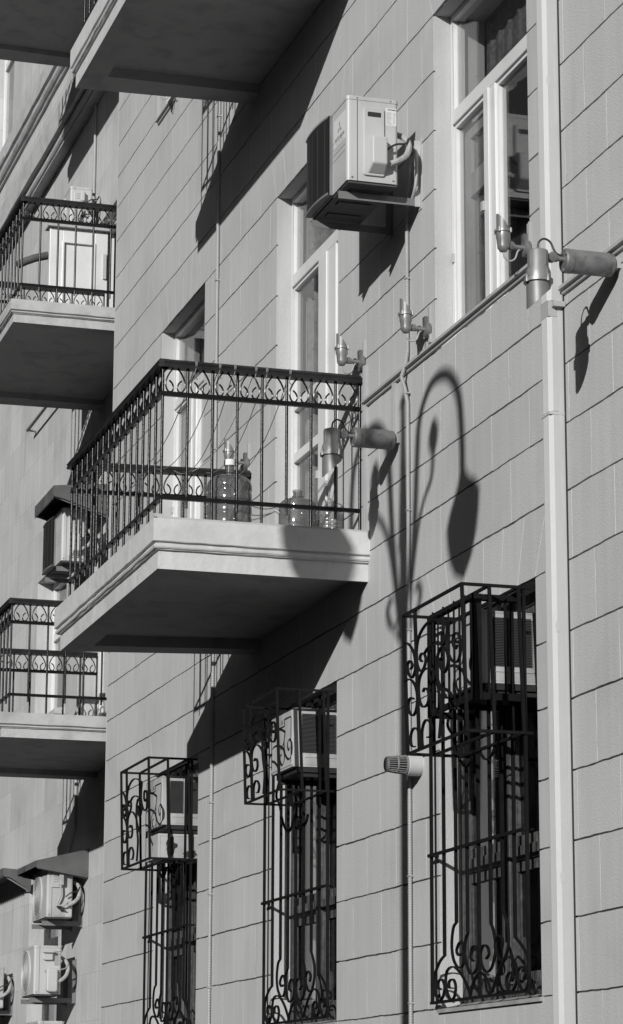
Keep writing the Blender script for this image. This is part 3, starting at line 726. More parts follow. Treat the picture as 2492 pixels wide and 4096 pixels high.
awning('dark serrated awning over the grille-fronted air conditioner beside the middle balcony', -24.2, -23.3, 4.55, 5.72, 5.42, 5.67, 5.57)
awning('wide plain sheet awning over the old air conditioner at lower left', -24.77, -23.86, 4.585, 2.453, 2.196, 2.338, 2.272, False)
awning('dark serrated awning at the left picture edge', -28.4, -26.6, 4.78, 2.50, 2.30, 2.52, 2.44)

# rolled awning on an arm left of the open door
T = thing('rolled_awning', (-24.7, NY, 8.0), 'rolled dark awning sticking out left of the open white door, behind the railing', 'awning')
P = [onX(69, 1060, -24.55), onX(100, 1046, -24.55), onX(140, 1032, -24.55), onX(192, 1022, -24.55)]
MB().tube(P, .04, 12).build('roll', 'awn', T)
MB().tube([P[-1], (-24.62, NY-.02, P[-1].z-.03)], .014, 8).build('arm', 'steel', T)
MB().box(-24.72, -24.56, NY-.02, NY-.0005, P[-1].z-.09, P[-1].z+.05).build('wall_plate', 'palesteel', T)

T = thing('wall_rod', (-26, NY, 6.5), 'thin dark horizontal rod fixed to the stone wall above the grille-fronted air conditioner', 'rod')
a = onY(110, 1722, NY-.09); MB().tube([a, a+Vector((1.7, 0, 0))], .016, 8).tube([a+Vector((.02,0,0)), (a.x+.02, NY, a.z-.01)], .012, 8).tube([a+Vector((1.6,0,0)), (a.x+1.6, NY, a.z-.01)], .012, 8).build('rod', 'steel', T)
# ================================================================ facade lamps
def small_spot(base, label):
    """base = point on the wall; uplight with slanted visor"""
    X, Y, Z = base; T = thing('facade_spotlight', base, label, 'spotlight', 'small uplights fixed along the grey facade')
    MB().box(X-.012, X+.022, Y-.006, Y-.0003, Z-.075, Z+.13).box(X+.0225,X+.030,Y-.012,Y-.0003,Z-.075,Z+.13).build('backing_strip', 'trim', T)
    p = MB(); p.lathe([(.043,0),(.043,.02),(.036,.024),(.02,.026)], (X, Y-.006, Z), (0,-1,0), 24); p.box(X-.03, X+.005, Y-.03, Y-.0065, Z+.0, Z+.075); p.build('mounting_box', 'silverdark', T)
    a = MB(); a.lathe([(.012,0),(.012,.045),(.015,.045),(.015,.06)], (X, Y-.03, Z+.002), (0,-1,0), 14); a.lathe([(.018,-.012),(.018,.012),(.010,.0125),(.010,.016)], (X, Y-.095, Z+.006), (1,0,0), 16); a.build('arm', 'silverdark', T)
    cx, cy = X, Y-.135; h = MB(); h.lathe([(.010,-.03),(.018,-.026),(.026,-.012),(.029,0),(.029,.028),(.035,.042),(.035,.068),(.041,.070),(.041,.082),(.034,.084)], (cx, cy, Z), (0,0,1), 26)
    for k in range(4):
        q = math.radians(45+90*k); h.lathe([(.006,0),(.006,.022)], (cx+.042*math.cos(q), cy+.042*math.sin(q), Z+.066), (0,0,1), 8)
        h.obox((cx+.028*math.cos(q), cy+.028*math.sin(q), Z-.01), (cx+.036*math.cos(q), cy+.036*math.sin(q), Z+.066), .003, .006)
    h.build('housing', 'silver', T)
    v = MB(); n = 28; r = .033; vs = []
    for rr_, in ((r,), (r-.002,)):
        for k in range(n):
            q = 2*math.pi*k/n; c, s_ = math.cos(q), math.sin(q); top = Z+.118-.045*s_
            vs += [(cx+rr_*c, cy+rr_*s_, Z+.084), (cx+rr_*c, cy+rr_*s_, top)]
    fs = []
    for k in range(n):
        j = (k+1) % n; fs += [(2*k,2*j,2*j+1,2*k+1), (2*n+2*j,2*n+2*k,2*n+2*k+1,2*n+2*j+1), (2*k+1,2*j+1,2*n+2*j+1,2*n+2*k+1)]
    v.add(vs, fs, True); v.build('visor', 'silvermatte', T)
    MB().tube(smooth_path([(cx, cy, Z-.03), (cx, cy+.005, Z-.055), (cx, cy+.03, Z-.072), (cx, cy+.06, Z-.058), (cx, cy+.075, Z-.02), (cx, cy+.09, Z-.005)], 6), .0045, 7).build('cable', 'conduit', T)
    return T
s1 = small_spot((-13.14, YW, 4.208), 'small silver uplight on the wall just right of the long corrugated conduit')
dup(s1, (-11.66, YW, 4.195), 'small silver uplight in front of the right window, above the big right lamp')
dup(s1, (-14.30, YW, 4.345), 'small silver uplight above the near end of the balcony handrail')
dup(s1, (-16.83, YW, 4.34), 'small silver uplight rising behind the cap of the largest water bottle')
dup(s1, (-18.9, YW, 4.2), 'small silver lamp behind the far corner of the balcony railing')
dup(s1, (-19.02, YW, 7.83), 'small lamp peeping out under the upper balcony')
def big_spot(base, label, zo=0.):
    X, Y, Z = base; T = thing('facade_floodlight', base, label, 'floodlight', 'large downlights projecting from the grey facade')
    MB().box(X-.05, X+.035, Y-.03, Y-.0003, Z-.02, Z+.03).box(X-.02,X+.0,Y-.05,Y-.0305,Z-.006,Z+.05).build('wall_fixing', 'trim', T)
    g = MB(); g.lathe([(.048,-.0),(.052,.004),(.052,.022),(.0545,.024),(.0545,.195),(.052,.197),(.056,.199),(.056,.228),(.05,.234),(.012,.2345)], (X, Y-.0305, Z), (0,-1,0), 32)
    for k in range(3):
        q = math.radians(30+120*k); g.box(X+.045*math.cos(q)-.006, X+.045*math.cos(q)+.006, Y-.30+.03, Y-.245, Z+.045*math.sin(q)-.006, Z+.045*math.sin(q)+.006)
    g.build('gear_tube', 'silverdark', T)
    k_ = MB(); k_.lathe([(.012,0),(.012,.04),(.016,.04),(.016,.055)], (X, Y-.255, Z+.006), (0,-1,0), 14); k_.lathe([(.022,-.016),(.022,.016),(.018,.0165),(.018,.018),(.006,.0185),(.006,.021)], (X, Y-.318, Z+.010), (1,0,0), 20); k_.box(X-.012,X+.012,Y-.345,Y-.318,Z-.0,Z+.022); k_.build('knuckle', 'silverdark', T)
    cx, cy = X, Y-.385; ZT = Z+.035
    h = MB(); h.lathe([(.008,.012),(.014,.008),(.014,.0),(.044,-.002),(.047,-.008),(.047,-.078),(.056,-.100),(.057,-.135),(.066,-.137),(.066,-.152),(.055,-.154)], (cx, cy, ZT), (0,0,1), 32)
    for k in range(4):
        q = math.radians(20+90*k); c, s_ = math.cos(q), math.sin(q)
        h.lathe([(.008,0),(.008,.03),(.005,.034)], (cx+.066*c, cy+.066*s_, ZT-.156), (0,0,1), 10); h.obox((cx+.047*c, cy+.047*s_, ZT-.01), (cx+.047*c, cy+.047*s_, ZT-.078), .005, .006); h.obox((cx+.057*c, cy+.057*s_, ZT-.10), (cx+.062*c, cy+.062*s_, ZT-.13), .005, .006)
    h.build('housing', 'silver', T)
    n = 34; r = .054; vs = []
    for rr_ in (r, r-.002):
        for k in range(n):
            q = 2*math.pi*k/n; c, s_ = math.cos(q), math.sin(q); bot = ZT-.225+.050*s_
            vs += [(cx+rr_*c, cy+rr_*s_, ZT-.154), (cx+rr_*c, cy+rr_*s_, bot)]
    fs = []
    for k in range(n):
        j = (k+1) % n; fs += [(2*k,2*j,2*j+1,2*k+1), (2*n+2*j,2*n+2*k,2*n+2*k+1,2*n+2*j+1), (2*k+1,2*j+1,2*n+2*j+1,2*n+2*k+1)]
    MB().add(vs, fs, True).build('visor', 'silvermatte', T)
    MB().tube(smooth_path([(cx, cy, ZT+.01), (cx, cy+.006, ZT+.04), (cx, cy+.03, ZT+.058), (cx, cy+.06, ZT+.045), (cx, cy+.08, ZT+.005), (cx, cy+.10, ZT-.01), (cx, cy+.128, ZT-.012)], 6), .005, 7).build('cable', 'cable', T)
    return T
big_spot((-13.68, YW, 3.724), 'large silver floodlight on a tube arm in front of the balcony railing')
big_spot((-10.58, YW, 3.768), 'large silver floodlight on a tube arm crossing the white downpipe')

# ================================================================ pipes, trims, conduits
D = thing('downpipe', (-11.285, YW, GZ), 'white rectangular downpipe with fluted front and worn grey paint along one edge', 'downpipe')
def pipe_section(z0, z1, dx=0.):
    xa, xb, ya, yb = -11.335+dx, -11.235+dx, YW-.078, YW-.004
    pts = [(xb, yb)]
    pts += [(xb, ya+.02), (xb-.016, ya)]
    x = xb-.022
    while x > xa+.02: pts += [(x, ya), (x-.0015, ya+.005), (x-.005, ya+.005), (x-.0065, ya)]; x -= .012
    pts += [(xa+.012, ya), (xa, ya+.012), (xa, yb)]
    return MB().prism([(p[0], p[1], z0) for p in pts], (0, 0, z1-z0))
pipe_section(GZ, 3.26).build('pipe_section', 'pipewhite', D); pipe_section(3.262, 3.72, .0).build('pipe_section', 'pipewhite', D); pipe_section(3.80, 11).build('pipe_section', 'pipewhite', D)
MB().box(-11.337, -11.233, YW-.0805, YW-.002, 3.245, 3.2595).build('pipe_joint', 'pipewhite', D)
MB().box(-11.333, -11.237, YW-.076, YW-.002, 3.722, 3.798).box(-11.2365,-11.205,YW-.06,YW-.002,3.765,3.79).build('pipe_clip', 'trim', D)
MB().box(-11.2338, -11.221, YW-.0032, YW-.0008, GZ, 11).build('gap_shade', 'gapshade', D)  # flat dark strip on the wall standing in for shade in the gap
# worn grey paint: ragged strip on the side face
wp = MB(); rr = random.Random(11); zs = [GZ+.1+i*.03 for i in range(int((11-GZ)/.03))]; prev = None; wv = .014; vs = []
for z in zs:
    wv = min(.027, max(.007, wv+rr.uniform(-.0035, .0035))); vs += [(-11.2343, YW-.004, z), (-11.2343, YW-.004-wv+rr.uniform(-.002,.002), z)]
wp.add(vs, [(2*i, 2*i+1, 2*i+3, 2*i+2) for i in range(len(zs)-1)]); wp.build('worn_paint', 'pipegrey', D)
for i, z in enumerate((2.24, 1.1, 4.9)):
    pts = []; 
    for k in range(11):
        a = 2*math.pi*k/11; r_ = rr.uniform(.6, 1.2); pts.append((-11.2338, YW-.055+.012*r_*math.cos(a), z+.035*r_*math.sin(a)))
    MB().poly(pts).build('paint_flake', 'pipegrey', D)

T = thing('corrugated_conduit', (-13.468, YW, GZ), 'near corrugated conduit running down from the large air conditioner to the bottom of the picture', 'conduit', 'corrugated conduits on the grey facade')
c = MB(); corr(c, [(-13.34, 4.56, 5.34), (-13.40, 4.575, 5.15), (-13.455, 4.58, 4.93)], .009, .002, .016); corr(c, [(-13.468, 4.585, 4.93), (-13.468, 4.585, 4.18), (-13.478, 4.575, 4.10), (-13.50, 4.560, 4.04), (-13.478, 4.575, 3.96), (-13.468, 4.585, 3.88), (-13.468, 4.585, GZ)], .0095, .0023, .0135)
c.build('corrugated_tube', 'conduit', T)
c = MB(); z = 4.6
while z > -1: c.box(-13.482, -13.454, 4.572, 4.599, z-.004, z+.004); z -= .66
c.build('pipe_clip', 'conduit', T)
T = thing('corrugated_conduit', (-17.655, YW, GZ), 'far corrugated conduit running down the wall between the left window and the balcony door', 'conduit', 'corrugated conduits on the grey facade')
c = MB(); corr(c, [(-17.655, 4.585, 10.5), (-17.655, 4.585, GZ)], .0105, .0028, .018, 7); c.build('corrugated_tube', 'conduit', T)
c = MB(); z = 9.6
while z > -1: c.box(-17.672, -17.638, 4.570, 4.599, z-.005, z+.005); z -= .62
c.build('pipe_clip', 'conduit', T)
T = thing('corrugated_conduit', (-24.3, NY, GZ), 'thin conduit on the pale stone building', 'conduit')
c = MB(); corr(c, [(-24.2, 5.04, 10.0), (-24.2, 5.04, 8.2)], .013, .003, .022, 6); corr(c, [(-24.41, 5.04, 6.3), (-24.41, 5.04, 2.72), (-24.75, 5.04, 2.45), (-24.78, 5.04, 2.3)], .013, .003, .022, 6); c.build('corrugated_tube', 'conduit', T)
def trim(pts, label, name='cable_trunking', up=True):
    T = thing(name, pts[0], label, 'trunking'); mb = MB()
    for p, q in zip(pts[:-1], pts[1:]):
        d = (Vector(q)-Vector(p))
        if abs(d.x) > abs(d.z): mb.prism([(p[0], YW-.0005, p[2]+.022), (p[0], YW-.030, p[2]+.016), (p[0], YW-.034, p[2]-.004), (p[0], YW-.030, p[2]-.006), (p[0], YW-.018, p[2]-.007), (p[0], YW-.014, p[2]-.022), (p[0], YW-.0005, p[2]-.024)], (d.x, 0, 0))
        else: mb.box(p[0]-.018, p[0]+.0, YW-.022, YW-.0005, p[2], q[2]).box(p[0]+.0005, p[0]+.016, YW-.016, YW-.0005, p[2], q[2])
    mb.build('channel', 'trim', T)
trim([(-14.255, YW, 4.087), (-11.345, YW, 4.087)], 'long grey trunking running under the right window to the balcony')
trim([(-11.215, YW, 3.848), (-7.0, YW, 3.848)], 'grey trunking continuing to the right of the white downpipe')
trim([(-14.24, YW, 3.312), (-14.24, YW, 4.31)], 'upright grey trunking beside the near end of the balcony railing')
trim([(-13.71, YW, 3.76), (-13.71, YW, 4.062)], 'short upright trunking dropping to the floodlight by the balcony')
trim([(-19.61, YW, 7.80), (-17.8, YW, 7.80)], 'grey trunking under the upper left window')
trim([(-19.63, YW, 7.83), (-19.63, YW, 8.05)], 'short upright trunking stub beside the upper left window')
T = thing('vent_cap', (-13.10, YW, 1.83), 'cone-shaped louvred vent cap sticking out of the wall beside the near window cage', 'vent')
VX, VZ = -13.33, 1.868
yt = onX(1400+185/1.2995, 2200+1100/1.2995, VX)[1]
MB().lathe([(.056,0),(.056,.075),(.050,.08)], (VX, YW, VZ), (0,-1,0), 24).build('sleeve', 'pipegrey', T)
MB().lathe([(.0572,.012),(.0572,.07)], (VX, YW, VZ), (0,-1,0), 24, False).build('worn_paint', 'pipewhite', T)
c = MB(); c.lathe([(.053,.08),(.053,.09),(.044,.09)], (VX, YW, VZ), (0,-1,0), 24, False); c.lathe([(.047,.13),(.049,.135),(.047,.14)], (VX, YW, VZ), (0,-1,0), 24, False); c.lathe([(.040,.185),(.036,.195),(.02,.197)], (VX, YW, VZ), (0,-1,0), 24)
for k in range(22):
    q = 2*math.pi*k/22; a, s_ = math.cos(q), math.sin(q); c.obox((VX+.050*a, YW-.088, VZ+.050*s_), (VX+.038*a, YW-.192, VZ+.038*s_), .004, .004)
c.build('louvred_cone', 'vent', T); MB().lathe([(.04,.08),(.03,.18)], (VX, YW, VZ), (0,-1,0), 16).build('inner_tube', 'dark', T)

# ================================================================ bottles on the balcony
def bottle(loc, R, H, label, mt, ribs=4, cap=None, handle=False):
    T = thing('water_bottle', loc, label, 'water bottle', 'empty water bottles standing on the balcony'); x, y, z = loc
    hb = H*.70; prof = [(R*.80, 0), (R*.95, .006), (R, .02)]
    for k in range(ribs):
        za = .03+(hb-.05)*k/ribs; zb = .03+(hb-.05)*(k+1)/ribs; prof += [(R, za+.008), (R*1.0, zb-.022), (R*.955, zb-.014), (R*.955, zb-.008), (R, zb)]
    rn = min(.027, R*.3)
    for k in range(9):
        a = math.pi/2*k/8; prof.append((rn+(R-rn)*math.cos(a)**.8, hb+(H*.85-hb)*math.sin(a)))
    prof += [(rn, H*.875), (rn+.008, H*.88), (rn+.008, H*.89), (rn, H*.895), (rn, H*.97), (rn+.003, H*.975), (rn+.003, H)]
    b = MB(); b.lathe(prof, loc, (0,0,1), 40, False); b.lathe([(0.001, .004), (R*.8, 0)], loc, (0,0,1), 40, False); b.build('bottle_body', mt, T)
    if cap: MB().lathe([(rn+.006, 0), (rn+.007, .004), (rn+.007, .03), (rn+.002, .036), (.001, .036)], (x, y, z+H-.012), (0,0,1), 26).build('cap', 'cap', T)
    if handle: MB().tube(smooth_path([(x, y-.03, z+H*.9), (x, y+.02, z+H*.98), (x, y+.075, z+H*.93), (x, y+.055, z+H*.87), (x, y+.02, z+H*.885)]), .0035, 6).build('handle', 'bottle', T)
    return T
bottle((-14.72, 3.91, 3.3112), .132, .475, 'largest tinted water bottle with a white cap, at the outer end of the row', 'bottle', 4, True)
bottle((-14.72, 4.325, 3.3112), .112, .345, 'medium uncapped water jug in the middle of the row', 'bottle', 2)
bottle((-14.70, 4.515, 3.3112), .075, .29, 'smallest clear ribbed bottle with a carrying ring, nearest the wall', 'bottleclear', 7, False, True)

# ================================================================ clotheslines across the balcony
pts = [((1060,1),.0), ((1200,1),.0), ((1285,1),0), ((1420,1),0), ((178,2),0), ((320,2),0)]
near_y = [3.60, 3.74, 3.83, 3.955, 4.02, 4.16]; far_y = [3.86, 3.96, 4.08, 4.20, 4.30, 4.40]
lbl = ['outermost', 'second from the outer rail', 'third from the outer rail', 'fourth from the outer rail', 'fifth from the outer rail', 'innermost']
for i in range(6):
    a = Vector((-14.35, near_y[i], 4.25)); b = Vector((-16.80, far_y[i], 4.25))
    T = thing('clothesline', tuple(a), 'thin clothesline strung between the handrails, %s' % lbl[i], 'clothesline', 'clotheslines tied across the balcony')
    sag = .12+.05*(i % 3); P = [a.lerp(b, t/24)+Vector((0, 0, -sag*4*(t/24)*(1-t/24))) for t in range(25)]
    MB().tube(P, .0026, 5).build('line', 'rope' if i != 3 else 'ropelight', T)
    k = MB()
    for q in range(2):
        y = a.y+.007*q-.003; k.tube([(-14.35+.038*math.cos(t), y, 4.255+.024*math.sin(t)) for t in [2*math.pi*j/14 for j in range(14)]], .003, 5, closed=True)
    k.tube(smooth_path([(-14.318, a.y, 4.235), (-14.30, a.y-.012, 4.19), (-14.31, a.y+.006, 4.16+.02*(i % 2))]), .0026, 5); k.build('knot', 'rope', T)
# ================================================================ window grilles with box cages
PZ = {'H': (1550,2300,2.1414), 'I': (1600,3200,1.8738), '7': (1400,2200,1.2995)}
def pz(reg, pts, y):
    a, b, s = PZ[reg]; return [onY(a+p[0]/s, b+p[1]/s, y) for p in pts]
def flatbar(pts, w_=.014, t_=.007, k=5):
    """flat iron strip bent in a plane parallel to the facade (w_ = depth towards the street)"""
    P = smooth_path(pts, k); mb = MB(); m = len(P); vs = []
    for i, p in enumerate(P):
        d = (P[min(m-1, i+1)]-P[max(0, i-1)]); d.y = 0; d.normalize(); nrm = Vector((d.z, 0, -d.x))*t_/2
        for a, b in ((-1,-1),(1,-1),(1,1),(-1,1)): vs.append(p+nrm*a+Vector((0, w_/2*b, 0)))
    fs = [(4*i+a, 4*i+(a+1) % 4, 4*i+4+(a+1) % 4, 4*i+4+a) for i in range(m-1) for a in range(4)]
    fs += [(0,1,2,3), (4*m-4,4*m-3,4*m-2,4*m-1)]
    return mb.add(vs, fs)
YC, YI, YF = 4.258, 4.553, 4.562
base = (-12.35, YW, .62)
G3 = thing('window_grille', base, 'nearest black iron window grille with a box cage, around the caged window air conditioner', 'window grille', 'black wrought iron grilles over the ground floor windows')
CX0, CX1, CZ0, CZ1 = -12.56, -11.70, 1.815, 2.512; YM = (YC+YI)/2; TL = .020   # outward lean of the cage top
def cp(x, y, z): return (x, y-(z-CZ0)/(CZ1-CZ0)*TL*(1), z)
fr = MB(); s_ = .015
for x in (CX0, CX1):
    for y in (YC+.01, YM, YI): fr.obox(cp(x,y,CZ0), cp(x,y,CZ1), s_, s_, (0,1,0))
    for z in (CZ0, CZ1): fr.obox(cp(x,YC+.01,z), (cp(x,YI,z)[0], YI+.045, z), s_*.95, s_*.95)
for z in (CZ0, CZ1):
    for y in (YC+.01, YM, YI): fr.obox(cp(CX0-.008,y,z), cp(CX1+.008,y,z), s_*.9, s_*.9)
fr.obox(cp(-12.385,YC+.01,CZ0), cp(-12.385,YC+.01,CZ1), s_, s_, (0,1,0)); fr.build('cage_frame', 'cage', G3)
SCR = [[(530,402),(470,382),(400,385),(340,430),(290,510),(265,600),(258,700),(265,780),(290,825),(320,790),(335,720),(320,672),(295,682),(287,720),(302,742)],
 [(530,402),(515,520),(488,596),(420,592),(362,620),(328,668)],
 [(533,402),(515,560),(530,680),(570,745),(610,730),(630,650),(630,550),(605,495),(575,520),(570,590),(588,632),(603,600)],
 [(500,1050),(450,960),(420,860),(370,805),(320,810),(280,880),(268,980),(275,1080),(300,1130),(335,1110),(352,1050),(345,985),(320,970),(305,1000)],
 [(430,1400),(446,1250),(452,1120),(432,950),(430,750),(450,650),(480,615),(510,640),(525,720),(510,800),(485,835),(460,790),(455,725),(478,705)],
 [(150,572),(200,600),(238,680),(245,800),(215,880),(185,840),(180,770),(203,735),(220,775),(205,808)],
 [(155,905),(200,895),(240,950),(255,1050),(240,1160),(210,1205),(180,1160),(180,1090),(200,1052),(222,1062)],
 [(222,1470),(195,1462),(190,1390),(205,1330),(235,1310),(260,1350),(268,1480)],
 [(330,1390),(355,1380),(370,1300),(345,1245),(315,1250),(290,1320),(285,1420),(290,1478)]]
for c in SCR:
    flatbar([Vector(cp(p.x, p.y, p.z))+Vector((0,.008,0)) for p in pz('H', c, YC)]).build('scroll', 'cage', G3)
# flat grille in front of the opening
ZB, ZT = .622, 2.50
for q, (ix, iy) in enumerate(((237,None),(330,1160),(420,915),(503,990),(590,None),(678,930),(768,832),(858,1035),(955,None),(1058,None))):
    p = pz('I', [(ix, 500)], YF)[0]; zlo = ZB if iy is None else pz('I', [(ix+8, iy)], YF)[0].z
    xx, yy = (p.x, YF) if q < 9 else (-11.653, YW+.012)
    b = MB().obox((xx, yy, zlo), (xx, yy, ZT if q != 2 else 2.3), .016, .015, (0,1,0)); b.build('vertical_bar', 'cage', G3)
FS = [[(340,1160),(300,1210),(265,1300),(258,1400),(285,1500),(320,1480),(335,1400),(315,1345),(290,1360),(288,1405),(308,1420)],
 [(525,1450),(480,1340),(430,1270),(390,1250),(350,1290),(345,1400),(375,1490),(405,1480),(418,1400),(400,1345),(370,1360),(370,1405),(395,1410)],
 [(425,915),(400,960),(388,1080),(400,1190),(435,1255),(470,1240),(485,1150),(465,1065),(440,1080),(425,1130),(440,1165),(463,1150)],
 [(512,990),(490,1060),(490,1180),(520,1290),(550,1300),(580,1250),(585,1150),(565,1095),(540,1110),(530,1180),(552,1208)],
 [(525,1470),(550,1370),(590,1300),(620,1300),(660,1360),(685,1445)],
 [(685,930),(705,1000),(715,1130),(690,1250),(650,1290),(615,1240),(605,1150),(625,1090),(655,1100),(668,1150),(648,1190)],
 [(775,835),(810,950),(810,1100),(780,1195),(745,1190),(715,1120),(715,1060),(740,1015),(770,1050),(762,1110)],
 [(690,1440),(740,1290),(790,1190),(830,1180),(870,1240),(875,1350),(845,1430),(810,1420),(800,1340),(825,1290),(850,1320),(838,1360)],
 [(870,1035),(920,1100),(955,1180),(970,1300),(950,1410),(915,1420),(885,1350),(885,1280),(915,1250),(945,1290),(928,1340)],
 [(975,1380),(990,1405),(1025,1440)]]
for c in FS: flatbar(pz('I', c, YF-.003)).build('scroll', 'cage', G3)
for c in ([(560,1370),(600,1540),(660,1640),(710,1600),(735,1500)], [(780,1500),(840,1580),(900,1530),(925,1440)], [(550,1120),(515,1280),(560,1370)]):
    flatbar(pz('H', c, YF-.003)).build('scroll', 'cage', G3)
r = MB(); x0, x1 = -13.075, -11.70
for r in (MB().obox((x0, YF-.012, 1.366), (x1, YF-.012, 1.366), .012, .016), MB().obox((x0, YF, ZB), (x1, YF, ZB), .016, .014), MB().obox((x0+.02, YF, ZT), (x1, YF, ZT), .014, .014)): r.build('cross_bar', 'cage', G3)
for x in (x0+.02, x1-.02):
    for z in (.66, 1.366, 2.3): MB().obox((x, YF, z), (x, YW, z), .012, .012).build('wall_tie', 'cage', G3)
g2 = dup(G3, Vector(base)+Vector((-3.168, 0, .0)), 'second black iron window grille with a box cage, half under the balcony shadow')
for ch in g2.children:                                   # the middle cage is a little smaller than its neighbours
    n_ = ch.name.split('.')[0]
    if n_ == 'cage_frame' or (n_ == 'scroll' and min(v.co.y for v in ch.data.vertices) < -.25):
        c = Vector((CX1, 0, CZ1))-Vector(base); sx, sz = .86, .845
        ch.location = (c.x*(1-sx)-.005, 0, c.z*(1-sz)-.012); ch.scale = (sx, 1, sz)
g1 = dup(G3, Vector(base)+Vector((-6.405, 0, .0)), 'farthest black iron window grille with a box cage, around the stained box')
# extra guard round the nearest air conditioner (only on the nearest window)
ig = MB(); ax0, ax1, ay, z0, z1 = -12.46, -11.84, 4.345, 1.985, 2.495
for x in (ax0, ax1): ig.box(x-.022, x+.022, ay, ay+.006, z0, z1); ig.box(x-.022 if x == ax0 else x+.016, x-.016 if x == ax0 else x+.022, ay, ay+.045, z0, z1)
for z in (z0, z1-.035): ig.box(ax0, ax1, ay-.001, ay+.005, z, z+.035); ig.box(ax1+.010, ax1+.0155, ay, 4.60, z, z+.035); ig.box(ax0-.0155, ax0-.01, ay, 4.60, z, z+.035)
n = 8
for i in range(1, n): x = ax0+(ax1-ax0)*i/n; ig.box(x-.005, x+.005, ay-.008, ay-.001, z0+.005, z1-.004+.012*(i % 2))
for y in (ay+.08, ay+.165): ig.box(ax1+.0156, ax1+.024, y-.005, y+.005, z0+.0, z1-.01)
ig.build('inner_guard', 'cage', G3)

def window_ac(x0, x1, y0, z0, z1, label, txt=True):
    y1 = 4.95; base = ((x0+x1)/2, YW, z0)
    T = thing('window_air_conditioner', base, label, 'air conditioner', 'window air conditioners inside the iron cages')
    c = MB(); c.box(x0, x1, y0, y1, z1-.012, z1).box(x0, x1, y0, y1, z0, z0+.012).box(x0, x0+.012, y0, y1, z0+.012, z1-.012)
    # right side with two louvred openings
    H = z1-z0; X = x1; ya, yb, yc_, yd = y0+.055, y0+.150, y0+.172, y0+.267; za, zb = z0+.085, z1-.035
    c.box(X-.012, X, y0, ya, z0+.012, z1-.012).box(X-.012, X, yb, yc_, z0+.012, z1-.012).box(X-.012, X, yd, y1, z0+.012, z1-.012)
    for a, b in ((ya, yb), (yc_, yd)): c.box(X-.012, X, a, b, z0+.012, za).box(X-.012, X, a, b, zb, z1-.012)
    c.box(X, X+.004, y0+.07, y1-.2, z0+.055, z0+.062)
    C_ = c.build('casing', 'acold', T, bevel=.002)
    l = MB(); n = 30
    for a, b in ((ya-.006, yb+.004), (yc_-.006, yd+.004)):
        for k in range(n): z = za+(zb-za)*(k+.3)/n; l.prism([(X+.004, a, z-.004), (X-.010, a, z+.001), (X-.010, a, z+.0035), (X+.004, a, z-.0015)], (0, b-a, 0))
    l.build('side_louvre', 'louvre', T)
    MB().box(X-.06, X-.055, y0+.01, y1-.01, z0+.02, z1-.02).build('coil_backing', 'dark', T)
    f = MB(); f.box(x0+.012, x1-.012, y0-.004, y0+.004, z0+.012, z1-.012); f.build('front_panel', 'acold', T, bevel=.002)
    f = MB(); y = y0-.0062
    for (a, b) in (((x0+.03, z1-.06), (x0+.16, z1-.06)), ((x0+.16, z1-.06), (x0+.16, z1-.09)), ((x0+.16, z1-.09), (x0+.30, z1-.09)), ((x0+.30, z1-.09), (x0+.30, z1-.05)), ((x0+.30, z1-.05), (x1-.03, z1-.05))):
        f.obox((a[0], y, a[1]), (b[0], y, b[1]), .003, .007, (0,0,1) if a[1] == b[1] else (1,0,0))
    f.box(x1-.020, x1-.014, y-.001, y+.001, z0+.03, z1-.05).box(x0+.022, x0+.03, y-.001, y+.001, z0+.03, z1-.06)
    f.build('panel_gap', 'dark', T)
    if txt:
        put_text('maker_name', 'LG', .036, (x0+.245, y0-.0055, z1-.062), '-y', T, 'ink')
        MB().lathe([(.015,0),(.015,.0015)], (x0+.20, y0-.0045, z1-.062), (0,-1,0), 18).build('emblem', 'inkgrey', T)
    MB().box(x0+.01, x1-.005, y0+.03, 4.95, z0-.03, z0-.001).box(x0+.02, x0+.05, y0+.05, YW+.1, z0-.055, z0-.031).box(x1-.05, x1-.02, y0+.05, YW+.1, z0-.055, z0-.031).build('support_shelf', 'dark', T)
    return T
window_ac(-15.53, -15.07, 4.405, 2.075, 2.425, 'white window air conditioner in the second cage, its right edge cut by the window jamb')
window_ac(-12.40, -11.875, 4.40, 2.075, 2.43, 'window air conditioner boxed in by extra black bars in the nearest cage')
window_ac(-18.83, -18.33, 4.405, 2.075, 2.42, 'window air conditioner in the farthest cage, above the stained box')
T = thing('stained_box', (-18.5, YW, 1.83), 'stained pale metal box with a dark leak mark, under the farthest window air conditioner', 'box')
b = MB(); b.box(-18.74, -18.36, 4.385, 4.80, 1.845, 2.015); b.build('box_body', 'acold', T, bevel=.003)
st = MB(); rr = random.Random(2)
for (cy, cz, ry, rz) in ((4.48, 1.925, .042, .07), (4.62, 1.88, .05, .028)):
    P = []
    for k in range(22):
        a = 2*math.pi*k/22; q = rr.uniform(.65, 1.15); P.append((-18.3585, cy+ry*q*math.cos(a), cz+rz*q*math.sin(a)))
    st.poly(P)
st.build('leak_stain', 'fin', T)
f = MB(); f.box(-18.361, -18.357, 4.386, 4.40, 1.845, 2.015).box(-18.361, -18.357, 4.40, 4.80, 1.999, 2.015); f.build('edge_frame', 'acbody', T)

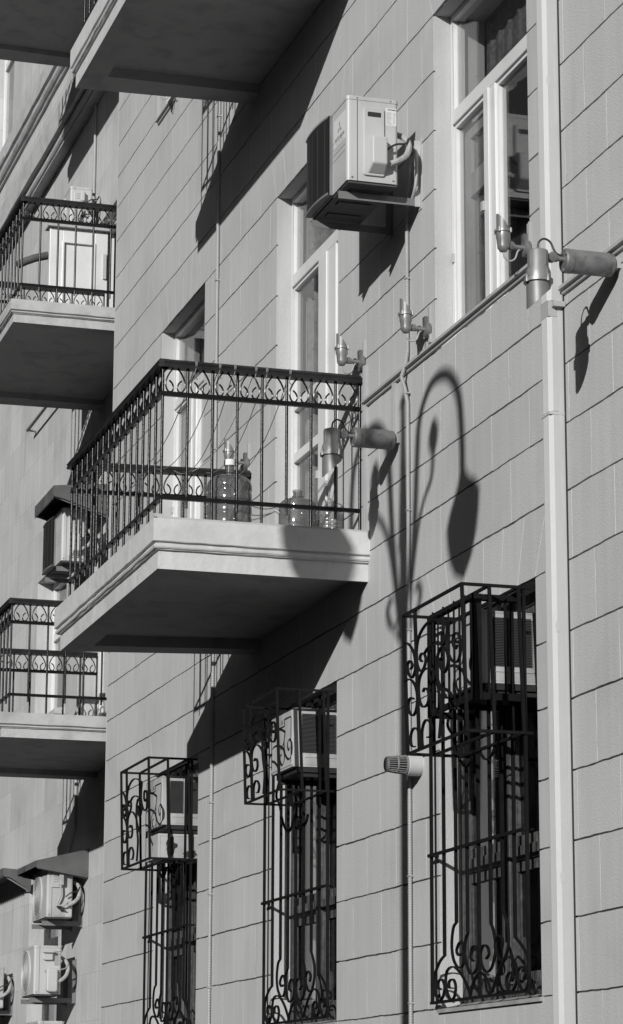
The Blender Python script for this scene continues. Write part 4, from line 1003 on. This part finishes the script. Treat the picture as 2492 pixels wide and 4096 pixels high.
# ================================================================ street lamp standing on the pavement outside the picture; it casts the lantern shadows on the facade
LT = 3.6; LY = 4.6-LT; DXS, DZS = 1.15*LT, .5*LT
def lp(x, z): return (x+DXS, LY, z+DZS)
XP = -13.597
T = thing('street_lamp', (XP+DXS, LY, GZ), 'twin-armed ornamental street lamp on the pavement, outside the picture, whose shadow falls on the facade', 'street lamp')
p = MB(); zp = 3.98+DZS
p.lathe([(.16,0),(.16,.25),(.11,.32),(.09,.9),(.075,1.0),(.052,1.1),(.048,3.2),(.06,3.25),(.048,3.3),(.046,zp-GZ-.9),(.06,zp-GZ-.85),(.035,zp-GZ-.4),(.025,zp-GZ-.1),(.04,zp-GZ-.05),(.0,zp-GZ)], (XP+DXS, LY, GZ), (0,0,1), 20); p.build('pole', 'iron', T)
for sg in (1, -1):
    def q(x, z): return lp(XP+sg*(x-XP), z)
    a = MB()
    a.tube(smooth_path([q(-13.56,2.62),q(-13.47,2.9),q(-13.40,3.25),(q(-13.36,3.55)),q(-13.31,3.76),q(-13.12,3.90),q(-12.87,3.885),q(-12.70,3.74),q(-12.65,3.5),q(-12.645,3.27)], 6), .030, 12)
    a.tube(smooth_path([q(-13.50,2.78),q(-13.36,3.14),q(-13.24,3.30),q(-13.13,3.38),q(-13.095,3.52)], 6), .020, 8)
    a.tube(smooth_path([q(-13.60,2.95),q(-13.50,2.72),q(-13.36,2.70),q(-13.30,2.80),q(-13.36,2.86),q(-13.40,2.82)], 6), .012, 8)
    a.tube(smooth_path([q(-13.60,2.55),q(-13.70,2.62),q(-13.80,2.70),q(-13.86,2.80),q(-13.80,2.84)], 6), .010, 8)
    a.build('arm', 'iron', T)
    c = q(-13.092, 3.52); MB().lathe([(0,-.03),(.028,0),(.05,.05),(.055,.10),(.035,.15),(0,.19)], c, (0,0,1), 18).build('finial_ball', 'iron', T)
    c = q(-12.645, 2.75); l = MB(); l.lathe([(0,-.02),(.02,0),(.09,.07),(.135,.16),(.16,.27),(.163,.33)], c, (0,0,1), 26, False); l.build('lantern_glass', 'lampglass', T)
    l = MB(); l.lathe([(.167,.325),(.167,.35),(.13,.42),(.08,.47),(.045,.52),(.03,.56)], c, (0,0,1), 26); l.build('lantern_hood', 'iron', T)
